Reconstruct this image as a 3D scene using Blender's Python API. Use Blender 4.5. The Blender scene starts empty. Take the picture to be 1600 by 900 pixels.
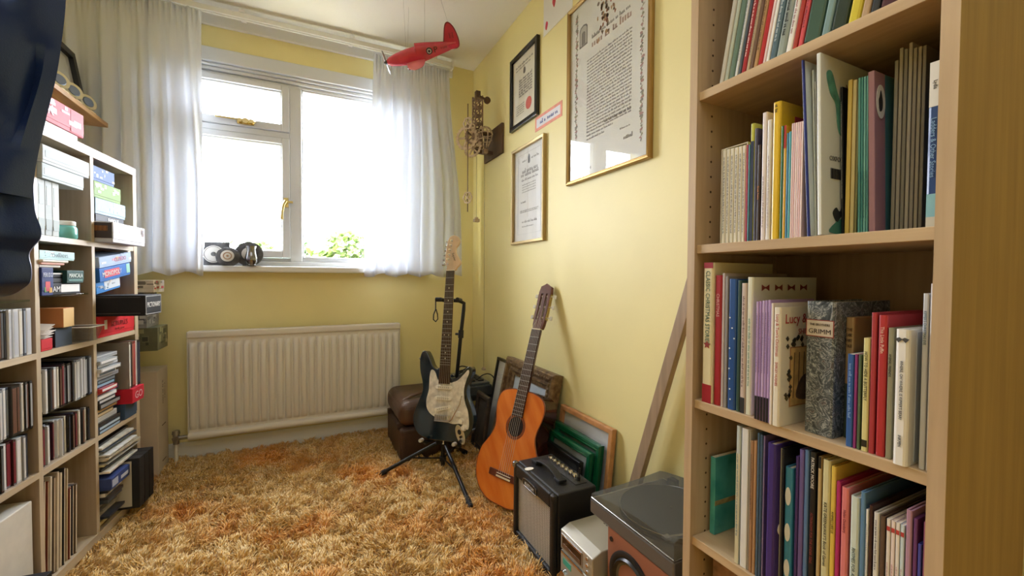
import bpy, math, random
import numpy as np
from mathutils import Matrix, Vector
random.seed(7); rng = np.random.default_rng(7)
SC = bpy.context.scene; COL = SC.collection

# ------------------------------------------------------------------ camera, world, lights, exposure
CAMF, CAM_YAW, CAM_PITCH, CAM_ROLL, CAM_H = 662.0, math.radians(25.9), math.radians(-1.446), math.radians(.323), .975
def _axes():
    cy, sy = math.cos(CAM_YAW), math.sin(CAM_YAW); cp, sp = math.cos(CAM_PITCH), math.sin(CAM_PITCH)
    cr, sr = math.cos(CAM_ROLL), math.sin(CAM_ROLL)
    fw = np.array([sy*cp, cy*cp, sp]); rt = np.array([cy, -sy, 0]); up = np.cross(rt, fw)
    return cr*rt + sr*up, -sr*rt + cr*up, fw
RT, UP, FW = _axes()
cd = bpy.data.cameras.new('camera'); cam = bpy.data.objects.new('camera', cd); COL.objects.link(cam)
cd.sensor_fit = 'HORIZONTAL'; cd.sensor_width = 36; cd.lens = CAMF/1600*36; cd.clip_start = .02
cam.matrix_world = Matrix(((RT[0], UP[0], -FW[0], 0), (RT[1], UP[1], -FW[1], 0), (RT[2], UP[2], -FW[2], CAM_H), (0, 0, 0, 1)))
SC.camera = cam
SC.view_settings.view_transform = 'Standard'; SC.view_settings.look = 'None'
SC.view_settings.gamma = 1; SC.view_settings.use_curve_mapping = False
SC.view_settings.exposure = 0.50
SKY = 26.0
FILL_LAMP = 9.5
SC.cycles.max_bounces = 10; SC.cycles.diffuse_bounces = 6; SC.cycles.transparent_max_bounces = 24
SC.cycles.sample_clamp_indirect = 6; SC.cycles.caustics_reflective = False; SC.cycles.caustics_refractive = False
wd = bpy.data.worlds.new('sky'); SC.world = wd; wd.use_nodes = True
wn = wd.node_tree; bgn = wn.nodes['Background']
bgn.inputs['Color'].default_value = (.87, .91, 1, 1); bgn.inputs['Strength'].default_value = SKY
def area(name, loc, rot, sx, sy, power, col=(1, 1, 1)):
    l = bpy.data.lights.new(name, 'AREA'); l.shape = 'RECTANGLE'; l.size = sx; l.size_y = sy; l.energy = power; l.color = col
    o = bpy.data.objects.new(name, l); o.location = loc; o.rotation_euler = rot; COL.objects.link(o); return o
# overcast daylight arriving through the window opening, and an added soft fill light under the ceiling
wp = area('window_portal', (0, 2.99, 1.62), (math.radians(-90), 0, 0), 1.24, 1.18, 1); wp.data.cycles.is_portal = True   # guides sampling of the sky only
area('fill_light', (.0, .1, 2.36), (0, 0, 0), 1.5, 1.5, FILL_LAMP, (.88, .92, 1))

# ------------------------------------------------------------------ geometry of the room (metres)
D, WR, WL, HC, YB = 2.81, 1.058, -1.10, 2.41, -1.3   # back wall, right wall, left wall, ceiling, wall behind camera
FLOOR = -.02
def tpx(p0, d, px):
    k = (px-800)/CAMF; a = np.array(p0) - np.array([0, 0, CAM_H]); d = np.array(d)
    return (k*(a@FW) - a@RT)/(d@RT - k*(d@FW))
def tpy(p0, d, py):
    k = -(py-450)/CAMF; a = np.array(p0) - np.array([0, 0, CAM_H]); d = np.array(d)
    return (k*(a@FW) - a@UP)/(d@UP - k*(d@FW))
def ray(px, py): return RT*(px-800) - UP*(py-450) + FW*CAMF
def onx(px, py, X): r = ray(px, py); return np.array([0, 0, CAM_H]) + r*X/r[0]
def ony(px, py, Y): r = ray(px, py); return np.array([0, 0, CAM_H]) + r*Y/r[1]

# ------------------------------------------------------------------ materials
def lin(c):
    if isinstance(c, str): c = tuple(int(c[i:i+2], 16)/255 for i in (0, 2, 4))
    return tuple(x/12.92 if x <= .04045 else ((x+.055)/1.055)**2.4 for x in c)
MC = {}
def M(col, rough=.5, metal=0, var=0, vscale=20, bump=0, bscale=200, coat=0, stretch=None, sheen=0, col2=None, spec=.5, trans=0, det=3):
    """procedural surface: colour with a noise variation, optional bump, gloss, metal, translucency"""
    key = (col, rough, metal, var, vscale, bump, bscale, coat, stretch, sheen, col2, spec, trans, det)
    if key in MC: return MC[key]
    m = bpy.data.materials.new('m_%d' % len(MC)); m.use_nodes = True; t = m.node_tree; b = t.nodes['Principled BSDF']
    c = lin(col); b.inputs['Base Color'].default_value = (*c, 1)
    b.inputs['Roughness'].default_value = rough; b.inputs['Metallic'].default_value = metal
    b.inputs['Specular IOR Level'].default_value = spec
    b.inputs['Coat Weight'].default_value = coat; b.inputs['Coat Roughness'].default_value = .08
    b.inputs['Sheen Weight'].default_value = sheen
    if var or bump:
        tc = t.nodes.new('ShaderNodeTexCoord'); mp = t.nodes.new('ShaderNodeMapping')
        t.links.new(tc.outputs['Object'], mp.inputs['Vector'])
        if stretch: mp.inputs['Scale'].default_value = stretch
    if var:
        n = t.nodes.new('ShaderNodeTexNoise'); n.inputs['Scale'].default_value = vscale; n.inputs['Detail'].default_value = det
        t.links.new(mp.outputs[0], n.inputs['Vector'])
        r = t.nodes.new('ShaderNodeValToRGB'); r.color_ramp.elements[0].position = .32; r.color_ramp.elements[1].position = .68
        if col2: a_, b_ = c, lin(col2)
        else: a_, b_ = tuple(x*(1-var) for x in c), tuple(min(1, x*(1+var)) for x in c)
        r.color_ramp.elements[0].color = (*a_, 1); r.color_ramp.elements[1].color = (*b_, 1)
        t.links.new(n.outputs['Fac'], r.inputs['Fac']); t.links.new(r.outputs['Color'], b.inputs['Base Color'])
    if bump:
        n2 = t.nodes.new('ShaderNodeTexNoise'); n2.inputs['Scale'].default_value = bscale; n2.inputs['Detail'].default_value = 4
        t.links.new(mp.outputs[0], n2.inputs['Vector'])
        bp = t.nodes.new('ShaderNodeBump'); bp.inputs['Strength'].default_value = bump; bp.inputs['Distance'].default_value = .004
        t.links.new(n2.outputs['Fac'], bp.inputs['Height']); t.links.new(bp.outputs[0], b.inputs['Normal'])
    if trans:
        tr = t.nodes.new('ShaderNodeBsdfTranslucent'); tr.inputs['Color'].default_value = (*c, 1)
        mx = t.nodes.new('ShaderNodeMixShader'); mx.inputs[0].default_value = trans
        t.links.new(b.outputs[0], mx.inputs[1]); t.links.new(tr.outputs[0], mx.inputs[2])
        t.links.new(mx.outputs[0], t.nodes['Material Output'].inputs['Surface'])
    MC[key] = m; return m
def glass_mat(name, tint=(1, 1, 1), fac=None, rough=0.0, ior=1.45):
    """thin clear sheet: see-through with a mirror reflection by Fresnel"""
    m = bpy.data.materials.new(name); m.use_nodes = True; t = m.node_tree; t.nodes.remove(t.nodes['Principled BSDF'])
    tr = t.nodes.new('ShaderNodeBsdfTransparent'); tr.inputs[0].default_value = (*tint, 1)
    g = t.nodes.new('ShaderNodeBsdfGlossy'); g.inputs['Roughness'].default_value = rough
    mx = t.nodes.new('ShaderNodeMixShader')
    if fac is None:
        fr = t.nodes.new('ShaderNodeFresnel'); fr.inputs['IOR'].default_value = ior
        ge = t.nodes.new('ShaderNodeNewGeometry'); mu = t.nodes.new('ShaderNodeMath'); mu.operation = 'MULTIPLY'; sb_ = t.nodes.new('ShaderNodeMath'); sb_.operation = 'SUBTRACT'; sb_.inputs[0].default_value = 1   # only the outer face of the sheet mirrors
        t.links.new(ge.outputs['Backfacing'], sb_.inputs[1]); t.links.new(fr.outputs[0], mu.inputs[0]); t.links.new(sb_.outputs[0], mu.inputs[1]); t.links.new(mu.outputs[0], mx.inputs[0])
    else: mx.inputs[0].default_value = fac
    t.links.new(tr.outputs[0], mx.inputs[1]); t.links.new(g.outputs[0], mx.inputs[2])
    t.links.new(mx.outputs[0], t.nodes['Material Output'].inputs['Surface']); return m
GLASS = glass_mat('clear_glass'); PICGLASS = glass_mat('picture_glass', ior=1.52); SMOKED = glass_mat('smoked_acrylic', (.60, .60, .58), ior=2.1, rough=.03)
_t = SMOKED.node_tree; _o = _t.nodes['Material Output']; _l = _o.inputs['Surface'].links[0].from_socket; _d = _t.nodes.new('ShaderNodeBsdfDiffuse'); _d.inputs[0].default_value = (.36, .36, .32, 1)   # pale wall reflection put in as an even diffuse haze
_m = _t.nodes.new('ShaderNodeMixShader'); _m.inputs[0].default_value = .20; _t.links.new(_l, _m.inputs[1]); _t.links.new(_d.outputs[0], _m.inputs[2]); _t.links.new(_m.outputs[0], _o.inputs['Surface'])
CLEARPLASTIC = glass_mat('clear_plastic', (.93, .95, .96), ior=1.6, rough=.05)
def oak(a, b_, rough=.45, axis='z', scale=9):
    st = {'z': (6, 6, .35), 'x': (.35, 6, 6), 'y': (6, .35, 6)}[axis]
    return M(a, rough, var=1, vscale=scale, col2=b_, stretch=st, bump=.06, bscale=30, det=6)
OAKZ = oak('b59b7a', 'c9b08e'); OAKY = oak('b89c78', 'ccb28c', axis='y'); OAKX = oak('b89c78', 'ccb28c', axis='x')
UNIT = oak('b9a88e', 'c8b89e', axis='y'); UNITZ = oak('b9a88e', 'c8b89e'); UNITSHADE_IN = oak('6c5a4a', '7a6856'); UNITSHADE = oak('9c8a74', 'ac9a84'); UNITSHADE_Y = oak('a08e78', 'b09e88', axis='y'); OAKSHADE = oak('86693a', '9a7d48')
WHITE = M('e6e7e6', .35); PAPER = M('efeeea', .7); PAGES = M('e6ddc6', .8, var=.12, vscale=300, stretch=(1, 1, .01))
BLACK = M('161617', .45); BLACKG = M('0e0e10', .15, coat=.3); CHROME = M('d8d8da', .18, 1); STEEL = M('b9b8b3', .35, 1)
BRASS = M('d6c590', .25, 1); GOLD = M('a98a55', .35, .8)

# ------------------------------------------------------------------ mesh building
class MB:
    def __init__(s): s.v = []; s.f = []; s.m = []; s.T = Matrix.Identity(4)
    def add(s, vs, fs, m=0):
        o = len(s.v)
        for p in vs: q = s.T @ Vector(p); s.v.append((q.x, q.y, q.z))
        for f in fs: s.f.append(tuple(i+o for i in f)); s.m.append(m)
        return s
    def box(s, x0, x1, y0, y1, z0, z1, m=0):
        x0, x1 = sorted((x0, x1)); y0, y1 = sorted((y0, y1)); z0, z1 = sorted((z0, z1))
        return s.add([(x0,y0,z0),(x1,y0,z0),(x1,y1,z0),(x0,y1,z0),(x0,y0,z1),(x1,y0,z1),(x1,y1,z1),(x0,y1,z1)],
                     [(0,3,2,1),(4,5,6,7),(0,1,5,4),(1,2,6,5),(2,3,7,6),(3,0,4,7)], m)
    def prism(s, pts, h0, h1, m=0, cap=True):
        """outline in local xy extruded along local z"""
        n = len(pts); a = sum(pts[i][0]*pts[(i+1)%n][1]-pts[(i+1)%n][0]*pts[i][1] for i in range(n))
        if a < 0: pts = pts[::-1]
        v = [(x, y, h0) for x, y in pts] + [(x, y, h1) for x, y in pts]
        f = [(i, (i+1)%n, n+(i+1)%n, n+i) for i in range(n)]
        if cap: f += [tuple(range(n-1, -1, -1)), tuple(range(n, 2*n))]
        return s.add(v, f, m)
    def cyl(s, p0, p1, r0, r1=None, n=16, m=0, caps=True):
        r1 = r0 if r1 is None else r1; p0, p1 = Vector(p0), Vector(p1); ax = (p1-p0).normalized()
        u = ax.orthogonal().normalized(); w = ax.cross(u); v = []
        for p, r in ((p0, r0), (p1, r1)):
            for i in range(n):
                t = 2*math.pi*i/n; v.append(p + (u*math.cos(t)+w*math.sin(t))*r)
        f = [(i, (i+1)%n, n+(i+1)%n, n+i) for i in range(n)]
        if caps: f += [tuple(range(n-1, -1, -1)), tuple(range(n, 2*n))]
        return s.add(v, f, m)
    def tube(s, pts, r, n=8, m=0, closed=False):
        P = [Vector(p) for p in pts]; k = len(P); v = []; u = None
        rr = r if isinstance(r, (list, tuple)) else [r]*k
        for i, p in enumerate(P):
            a = P[(i-1) % k] if (closed or i) else p; b = P[(i+1) % k] if (closed or i < k-1) else p
            t = (b-a).normalized()
            u = t.orthogonal().normalized() if u is None else (u - t*u.dot(t)).normalized()
            w = t.cross(u)
            for j in range(n): a_ = 2*math.pi*j/n; v.append(p + (u*math.cos(a_)+w*math.sin(a_))*rr[i])
        f = [(i*n+j, i*n+(j+1)%n, ((i+1)%k)*n+(j+1)%n, ((i+1)%k)*n+j) for i in range(k if closed else k-1) for j in range(n)]
        if not closed: f += [tuple(range(n-1, -1, -1)), tuple(range((k-1)*n, k*n))]
        return s.add(v, f, m)
    def lathe(s, prof, n=24, m=0, cap=True):
        """profile of (radius, z) turned about local z"""
        k = len(prof); v = [(r*math.cos(2*math.pi*j/n), r*math.sin(2*math.pi*j/n), z) for r, z in prof for j in range(n)]
        f = [(i*n+j, i*n+(j+1)%n, (i+1)*n+(j+1)%n, (i+1)*n+j) for i in range(k-1) for j in range(n)]
        if cap: f += [tuple(range(n-1, -1, -1)), tuple(range((k-1)*n, k*n))]
        return s.add(v, f, m)
    def grid(s, P, m=0, closed=False):
        R, Cn = len(P), len(P[0]); cc = Cn if closed else Cn-1
        return s.add([p for r in P for p in r], [(i*Cn+j, i*Cn+(j+1)%Cn, (i+1)*Cn+(j+1)%Cn, (i+1)*Cn+j) for i in range(R-1) for j in range(cc)], m)
    def ring(s, c, R, r, ax=(0, 0, 1), n=32, k=8, m=0):
        ax = Vector(ax).normalized(); u = ax.orthogonal().normalized(); w = ax.cross(u); c = Vector(c)
        return s.tube([c + (u*math.cos(2*math.pi*i/n)+w*math.sin(2*math.pi*i/n))*R for i in range(n)], r, k, m, True)
    def build(s, name, mats, parent=None, smooth=False, bevel=0, local=False, bsegs=2):
        """links ONE mesh; points are world coordinates unless local=True (then in the parent's frame)"""
        v = s.v
        if parent is not None and not local:
            inv = wmat(parent).inverted(); v = [tuple(inv @ Vector(p)) for p in v]
        me = bpy.data.meshes.new(name); me.from_pydata(v, [], s.f); me.validate(); me.update()
        for q in (mats if isinstance(mats, (list, tuple)) else [mats]): me.materials.append(q)
        if len(me.polygons) == len(s.m): me.polygons.foreach_set('material_index', s.m)
        if smooth: me.polygons.foreach_set('use_smooth', [True]*len(me.polygons)); me.set_sharp_from_angle(angle=math.radians(38))
        o = bpy.data.objects.new(name, me); COL.objects.link(o)
        if parent is not None: o.parent = parent
        if bevel:
            md = o.modifiers.new('bevel', 'BEVEL'); md.width = bevel; md.segments = bsegs; md.limit_method = 'ANGLE'
        return o
def wmat(o):
    m = o.matrix_basis.copy()
    while o.parent is not None: o = o.parent; m = o.matrix_basis @ m
    return m
def tag(o, label=None, cat=None, group=None, kind=None):
    if label: o['label'] = label
    if cat: o['category'] = cat
    if group: o['group'] = group
    if kind: o['kind'] = kind
    return o
def thing(name, label, cat, loc=(0, 0, 0), rot=(0, 0, 0), group=None, mat=None):
    o = bpy.data.objects.new(name, None); COL.objects.link(o); o.empty_display_size = .05
    if mat is not None: o.matrix_basis = mat
    else: o.location = loc; o.rotation_euler = rot
    o.matrix_basis  # evaluated from loc/rot
    return tag(o, label, cat, group)
def struct(mb, name, mats, bevel=0, smooth=False): return tag(mb.build(name, mats, bevel=bevel, smooth=smooth), kind='structure')
def frame4(o, x, y, z=None):
    """matrix with local x, y axes (world vectors) at o"""
    x = Vector(x).normalized(); y = Vector(y).normalized(); z = x.cross(y)
    return Matrix(((x.x, y.x, z.x, o[0]), (x.y, y.y, z.y, o[1]), (x.z, y.z, z.z, o[2]), (0, 0, 0, 1)))
def writing(name, txt, Mx, h, mat, parent, maxw=None, label=None, local=False):
    """lettering as a mesh lying on a surface: Mx has x along the line, y up the letters, z out of the surface"""
    cu = bpy.data.curves.new(name, 'FONT'); cu.body = txt; cu.align_x = 'CENTER'; cu.align_y = 'CENTER'; cu.size = 1; cu.resolution_u = 2; cu.extrude = .006
    ob = bpy.data.objects.new(name, cu); COL.objects.link(ob)
    me = bpy.data.meshes.new_from_object(ob); bpy.data.objects.remove(ob)
    n = len(me.vertices); co = np.zeros(n*3); me.vertices.foreach_get('co', co); co = co.reshape(-1, 3)
    if n == 0: return None
    lo, hi = co.min(0), co.max(0); sz = hi-lo; sy = h/(.72 if '\n' not in txt else sz[1]); sx = sy
    if maxw and sz[0]*sx > maxw: sx = maxw/sz[0]
    co -= (lo+hi)/2; co[:, 0] *= sx; co[:, 1] *= sy; co[:, 2] = (co[:, 2]+.006)*.03
    A = np.array(Mx if local else wmat(parent).inverted() @ Mx)
    co = co @ A[:3, :3].T + A[:3, 3]
    me.vertices.foreach_set('co', co.ravel()); me.materials.clear(); me.materials.append(mat); me.update()
    o = bpy.data.objects.new(name, me); COL.objects.link(o); o.parent = parent
    if label: o['label'] = label
    return o
def scrawl(name, lines, Mx, mat, parent, seed=1, local=False):
    """illegible small print: rows of word-length strokes. lines = (x0, x1, y, letter height)"""
    r = random.Random(seed); mb = MB(); mb.T = Mx
    for x0, x1, y, h in lines:
        x = x0
        while x < x1 - h*.5:
            w = min(h*r.uniform(1.2, 4.5), x1-x); k = max(2, int(w/(h*.55)))
            for i in range(k):
                xa = x + w*i/k; xb = xa + w/k*.62; t = r.choice((.9, 1, 1.35)) if r.random() < .3 else .75
                mb.add([(xa, y, .0004), (xb, y, .0004), (xb, y+h*t, .0004), (xa, y+h*t, .0004)], [(0, 1, 2, 3)])
                if r.random() < .5: mb.add([(xa, y, .0004), (xa+w/k, y, .0004), (xa+w/k, y+h*.22, .0004), (xa, y+h*.22, .0004)], [(0, 1, 2, 3)])
            x += w + h*.55
    return mb.build(name, mat, parent, local=local)
def spline(pts, n=6, closed=True):
    k = len(pts); out = []
    for i in range(k if closed else k-1):
        p = [Vector(pts[(i+j) % k] if closed else pts[min(max(i+j, 0), k-1)]) for j in (-1, 0, 1, 2)]
        for q in range(n):
            t = q/n; a = p[1]*2; b = p[2]-p[0]; c = p[0]*2-p[1]*5+p[2]*4-p[3]; d = p[1]*3-p[0]-p[2]*3+p[3]
            out.append(tuple((a+b*t+c*t*t+d*t*t*t)/2))
    if not closed: out.append(tuple(pts[-1]))
    return out
def copy_tree(o, parent=None):
    c = o.copy(); COL.objects.link(c)
    if parent is not None: c.parent = parent
    for ch in list(o.children): copy_tree(ch, c)
    return c
ORD = ['leftmost', 'second', 'third', 'fourth', 'fifth', 'sixth', 'seventh', 'eighth', 'ninth', 'tenth', 'eleventh', 'twelfth', 'thirteenth', 'fourteenth', 'fifteenth', 'sixteenth', 'seventeenth', 'eighteenth', 'nineteenth', 'twentieth'] + ['%d%s' % (i, {1: 'st', 2: 'nd', 3: 'rd'}.get(i % 10, 'th')) for i in range(21, 60)]
def nth(i): return ORD[i]

# ------------------------------------------------------------------ room shell
WALLM = M('ece0a2', .55, var=.03, vscale=3, bump=.10, bscale=60); CEILM = M('efede8', .8, bump=.35, bscale=160)
WX0, WX1, WZ0, WZ1 = -.62, .62, 1.03, 2.21           # window opening
T = .28
mb = MB(); mb.box(WL-.3, WX0, D, D+T, FLOOR-.1, HC+.1); mb.box(WX1, WR+.3, D, D+T, FLOOR-.1, HC+.1); mb.box(WX0, WX1, D, D+T, FLOOR-.1, WZ0); mb.box(WX0, WX1, D, D+T, WZ1, HC+.1)
struct(mb, 'wall_back', WALLM)
struct(MB().box(WR, WR+.1, YB, D, FLOOR-.1, HC+.1), 'wall_right', WALLM)
struct(MB().box(WL-.1, WL, YB, D, FLOOR-.1, HC+.1), 'wall_left', WALLM)
struct(MB().box(WL, WR, YB-.1, YB, FLOOR-.1, HC+.1), 'wall_front', WALLM)
struct(MB().box(WL, WR, YB, D, HC, HC+.1), 'ceiling', CEILM)
CARPET = M('b0742a', .9, var=1, vscale=9, col2='c49a58', bump=1, bscale=150)
struct(MB().box(WL, WR, YB, D, FLOOR-.1, FLOOR), 'floor', CARPET)
mb = MB(); mb.prism([(0, 0), (.016, 0), (.016, .075), (.008, .095), (0, .095)], 0, 1)
def skirting(name, p, q, inward):
    L = (Vector(q)-Vector(p)); m2 = MB(); m2.T = frame4(p, inward, (0, 0, 1)); d = m2.T.to_3x3() @ Vector((0, 0, 1))
    ln = L.length if d.dot(L) > 0 else -L.length
    m2.prism([(0, 0), (.016, 0), (.016, .075), (.008, .095), (0, .095)], 0, ln); struct(m2, name, WHITE)
skirting('baseboard_back', (WL, D, FLOOR), (WR, D, FLOOR), (0, -1, 0))
skirting('baseboard_right', (WR, YB, FLOOR), (WR, D-.017, FLOOR), (-1, 0, 0))
skirting('baseboard_left', (WL, YB, FLOOR), (WL, D-.017, FLOOR), (1, 0, 0))

# shag carpet pile: thick tufts leaning in drifting directions (one uncountable thing)
def vnoise(x, y, s, seed):
    r = np.random.default_rng(seed); g = r.random((64, 64)); X = x*s; Y = y*s; xi = np.floor(X).astype(int); yi = np.floor(Y).astype(int)
    fx = X-xi; fy = Y-yi; fx = fx*fx*(3-2*fx); fy = fy*fy*(3-2*fy); q = lambda a, b: g[a % 64, b % 64]
    return (q(xi, yi)*(1-fx)+q(xi+1, yi)*fx)*(1-fy) + (q(xi, yi+1)*(1-fx)+q(xi+1, yi+1)*fx)*fy
def carpet():
    st = .0062; gx, gy = np.meshgrid(np.arange(-.76, WR-.02, st), np.arange(1.0, D-.018, st)); x = gx.ravel(); y = gy.ravel(); n = len(x)
    x = x + rng.uniform(-.5, .5, n)*st; y = y + rng.uniform(-.5, .5, n)*st
    clump = np.clip(.5+1.9*(vnoise(x, y, 46, 1)*.65+vnoise(x, y, 95, 6)*.35-.5), 0, 1); ang = 6.28*(vnoise(x, y, 9, 2)*1.6 + vnoise(x, y, 30, 3)*.8) + rng.normal(0, .5, n)
    lean = .006 + .014*vnoise(x, y, 26, 4) + rng.uniform(0, .006, n); h = .008 + .031*clump + rng.uniform(-.003, .003, n)
    dx, dy = np.cos(ang)*lean, np.sin(ang)*lean; r = rng.uniform(.0022, .0034, n)
    V = np.zeros((n, 7, 3)); tw = rng.uniform(0, 6.28, n)
    for k in range(3):
        c, s_ = np.cos(tw+2.094*k), np.sin(tw+2.094*k)
        V[:, k] = np.stack([x+c*r*.8, y+s_*r*.8, np.full(n, FLOOR-.004)], 1)
        V[:, 3+k] = np.stack([x+dx*.45+c*r, y+dy*.45+s_*r, FLOOR+h*.7], 1)
    V[:, 6] = np.stack([x+dx*1.2, y+dy*1.2, FLOOR+h], 1)
    base = (np.arange(n)*7)[:, None]
    quads = np.array([[k, (k+1) % 3, 3+(k+1) % 3, 3+k] for k in range(3)]); tris = np.array([[3+k, 3+(k+1) % 3, 6] for k in range(3)])
    q = (base[:, :, None] + quads[None]).reshape(-1, 4); t = (base[:, :, None] + tris[None]).reshape(-1, 3)
    me = bpy.data.meshes.new('carpet_pile'); me.vertices.add(n*7); me.vertices.foreach_set('co', V.ravel())
    idx = np.concatenate([q.ravel(), t.ravel()]); me.loops.add(len(idx)); me.loops.foreach_set('vertex_index', idx.astype(np.int32))
    nq, nt = len(q), len(t); me.polygons.add(nq+nt)
    me.polygons.foreach_set('loop_start', np.concatenate([np.arange(nq)*4, nq*4+np.arange(nt)*3]).astype(np.int32))
    me.update(calc_edges=True); me.polygons.foreach_set('use_smooth', np.ones(nq+nt, bool))
    m = bpy.data.materials.new('shag_wool'); m.use_nodes = True; t = m.node_tree; b = t.nodes['Principled BSDF']; b.inputs['Roughness'].default_value = .75; b.inputs['Sheen Weight'].default_value = .25
    tc = t.nodes.new('ShaderNodeTexCoord')
    def ns(sc, de): q_ = t.nodes.new('ShaderNodeTexNoise'); q_.inputs['Scale'].default_value = sc; q_.inputs['Detail'].default_value = de; t.links.new(tc.outputs['Object'], q_.inputs['Vector']); return q_
    def ramp(src, els):
        rp = t.nodes.new('ShaderNodeValToRGB'); t.links.new(src, rp.inputs[0]); e = rp.color_ramp.elements
        e[0].position, e[0].color = els[0][0], (*lin(els[0][1]), 1); e[1].position, e[1].color = els[-1][0], (*lin(els[-1][1]), 1)
        for p_, c_ in els[1:-1]: z = e.new(p_); z.color = (*lin(c_), 1)
        return rp
    fine = ramp(ns(110, 3).outputs['Fac'], [(.28, 'c08e3a'), (.5, 'e6bb6a'), (.68, 'fbe8b8')])
    orange = ramp(ns(110, 3).outputs['Fac'], [(.28, 'c87a18'), (.5, 'ec9c32'), (.7, 'f8c66c')])
    big = ramp(ns(2.6, 3).outputs['Fac'], [(.48, '000000'), (.66, 'ffffff')])
    mx = t.nodes.new('ShaderNodeMix'); mx.data_type = 'RGBA'; t.links.new(big.outputs[0], mx.inputs['Factor']); t.links.new(fine.outputs[0], mx.inputs[6]); t.links.new(orange.outputs[0], mx.inputs[7])
    t.links.new(mx.outputs[2], b.inputs['Base Color']); me.materials.append(m)
    o = bpy.data.objects.new('carpet_pile', me); COL.objects.link(o)
    tag(o, 'golden orange shag carpet pile covering the floor', 'carpet', kind='stuff')
carpet()

# window_1: white timber frame, fixed light right, casement and top light left
FRM = M('d6d9dc', .3); wy = D+.03
def win():
    mb = MB(); mb.box(WX0, WX0+.05, wy-.02, wy+.06, WZ0, WZ1); mb.box(WX1-.05, WX1, wy-.02, wy+.06, WZ0, WZ1)
    mb.box(WX0, WX1, wy-.02, wy+.06, WZ0, WZ0+.03); mb.box(WX0+.05, WX1-.05, wy+.0, wy+.06, WZ0+.03, WZ0+.05)
    mb.box(WX0, WX1, wy-.045, wy+.06, 2.135, WZ1); mb.box(WX0+.05, WX1-.05, wy-.03, wy+.06, 2.118, 2.133); mb.box(WX0+.05, WX1-.05, wy-.02, wy+.06, 2.098, 2.116); mb.box(WX0+.05, WX1-.05, wy-.008, wy+.06, 2.08, 2.096)
    mb.box(-.083, -.02, wy-.02, wy+.06, WZ0+.03, 2.08)
    mb.box(WX0+.05, -.083, wy-.02, wy+.06, 1.775, 1.81)
    root = struct(mb, 'window_1', FRM, bevel=.004)
    r = MB(); x0, x1, z0, z1 = -.02, WX1-.05, WZ0+.05, 2.08
    r.box(x0, x0+.008, wy-.004, wy+.03, z0, z1); r.box(x1-.008, x1, wy-.004, wy+.03, z0, z1); r.box(x0, x1, wy-.004, wy+.03, z0, z0+.01); r.box(x0, x1, wy-.004, wy+.03, z1-.01, z1)
    r.build('glazing_bead', FRM, root, bevel=.002)
    MB().box(x0, x1, wy+.02, wy+.026, z0, z1).build('window_pane', GLASS, root)
    def sash(nm, z0, z1):
        x0, x1 = WX0+.05, -.083; s = MB(); w = .04
        s.box(x0, x0+w, wy-.03, wy+.04, z0, z1); s.box(x1-w, x1, wy-.03, wy+.04, z0, z1); s.box(x0+w, x1-w, wy-.03, wy+.04, z0, z0+w); s.box(x0+w, x1-w, wy-.03, wy+.04, z1-w*.8, z1)
        for a, b_, c, d in ((x0+w, x0+w+.008, z0+w, z1-w*.8), (x1-w-.008, x1-w, z0+w, z1-w*.8), (x0+w, x1-w, z0+w, z0+w+.008), (x0+w, x1-w, z1-w*.8-.008, z1-w*.8)): s.box(a, b_, wy-.012, wy+.03, c, d)
        q = s.build(nm, FRM, root, bevel=.004); MB().box(x0+w, x1-w, wy+.008, wy+.014, z0+w, z1-w*.8).build('window_pane', GLASS, q); return q
    top = sash('top_light', 1.812, 2.078); low = sash('casement', WZ0+.052, 1.773)
    # brass casement handle on the right stile, brass stay on the top light
    h = MB(); c = (-.103, wy-.03, 1.40); h.box(c[0]-.012, c[0]+.012, c[1]-.006, c[1], 1.375, 1.43); h.cyl((c[0], c[1]-.004, 1.41), (c[0], c[1]-.03, 1.41), .008)
    h.tube([(c[0], c[1]-.03, 1.41), (c[0]-.012, c[1]-.034, 1.385), (c[0]-.02, c[1]-.034, 1.34), (c[0]-.022, c[1]-.032, 1.30)], [.008, .008, .007, .009]); h.box(c[0]-.005, c[0]+.035, c[1]-.012, c[1]-.002, 1.400, 1.412)
    h.build('casement_handle', BRASS, low, smooth=True)
    h = MB(); z = 1.835; yy = wy-.036; h.box(-.44, -.30, yy-.008, yy-.002, z+.004, z+.012); h.box(-.34, -.26, yy-.004, yy+.006, z-.014, z+.016)
    for xx, r_ in ((-.325, .011), (-.298, .015), (-.272, .011)): h.cyl((xx, yy-.002, z), (xx, yy-.03, z), r_*.6, r_, 12)
    h.tube([(-.30, yy-.02, z), (-.25, yy-.026, z-.004)], .006); h.build('casement_stay', BRASS, top, smooth=True)
win()
struct(MB().box(WX0-.12, WX1+.12, D-.085, D+.03, .995, WZ0), 'trim_1', WHITE, bevel=.008)      # window sill
struct(MB().box(WX0, WX1, D+.09, D+T+.04, WZ0-.03, WZ0-.001), 'trim_2', WHITE)                 # outer sill
struct(MB().box(-1.06, .90, D-.022, D, 2.325, HC), 'trim_3', WHITE, bevel=.003)                # batten behind the curtain track

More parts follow.
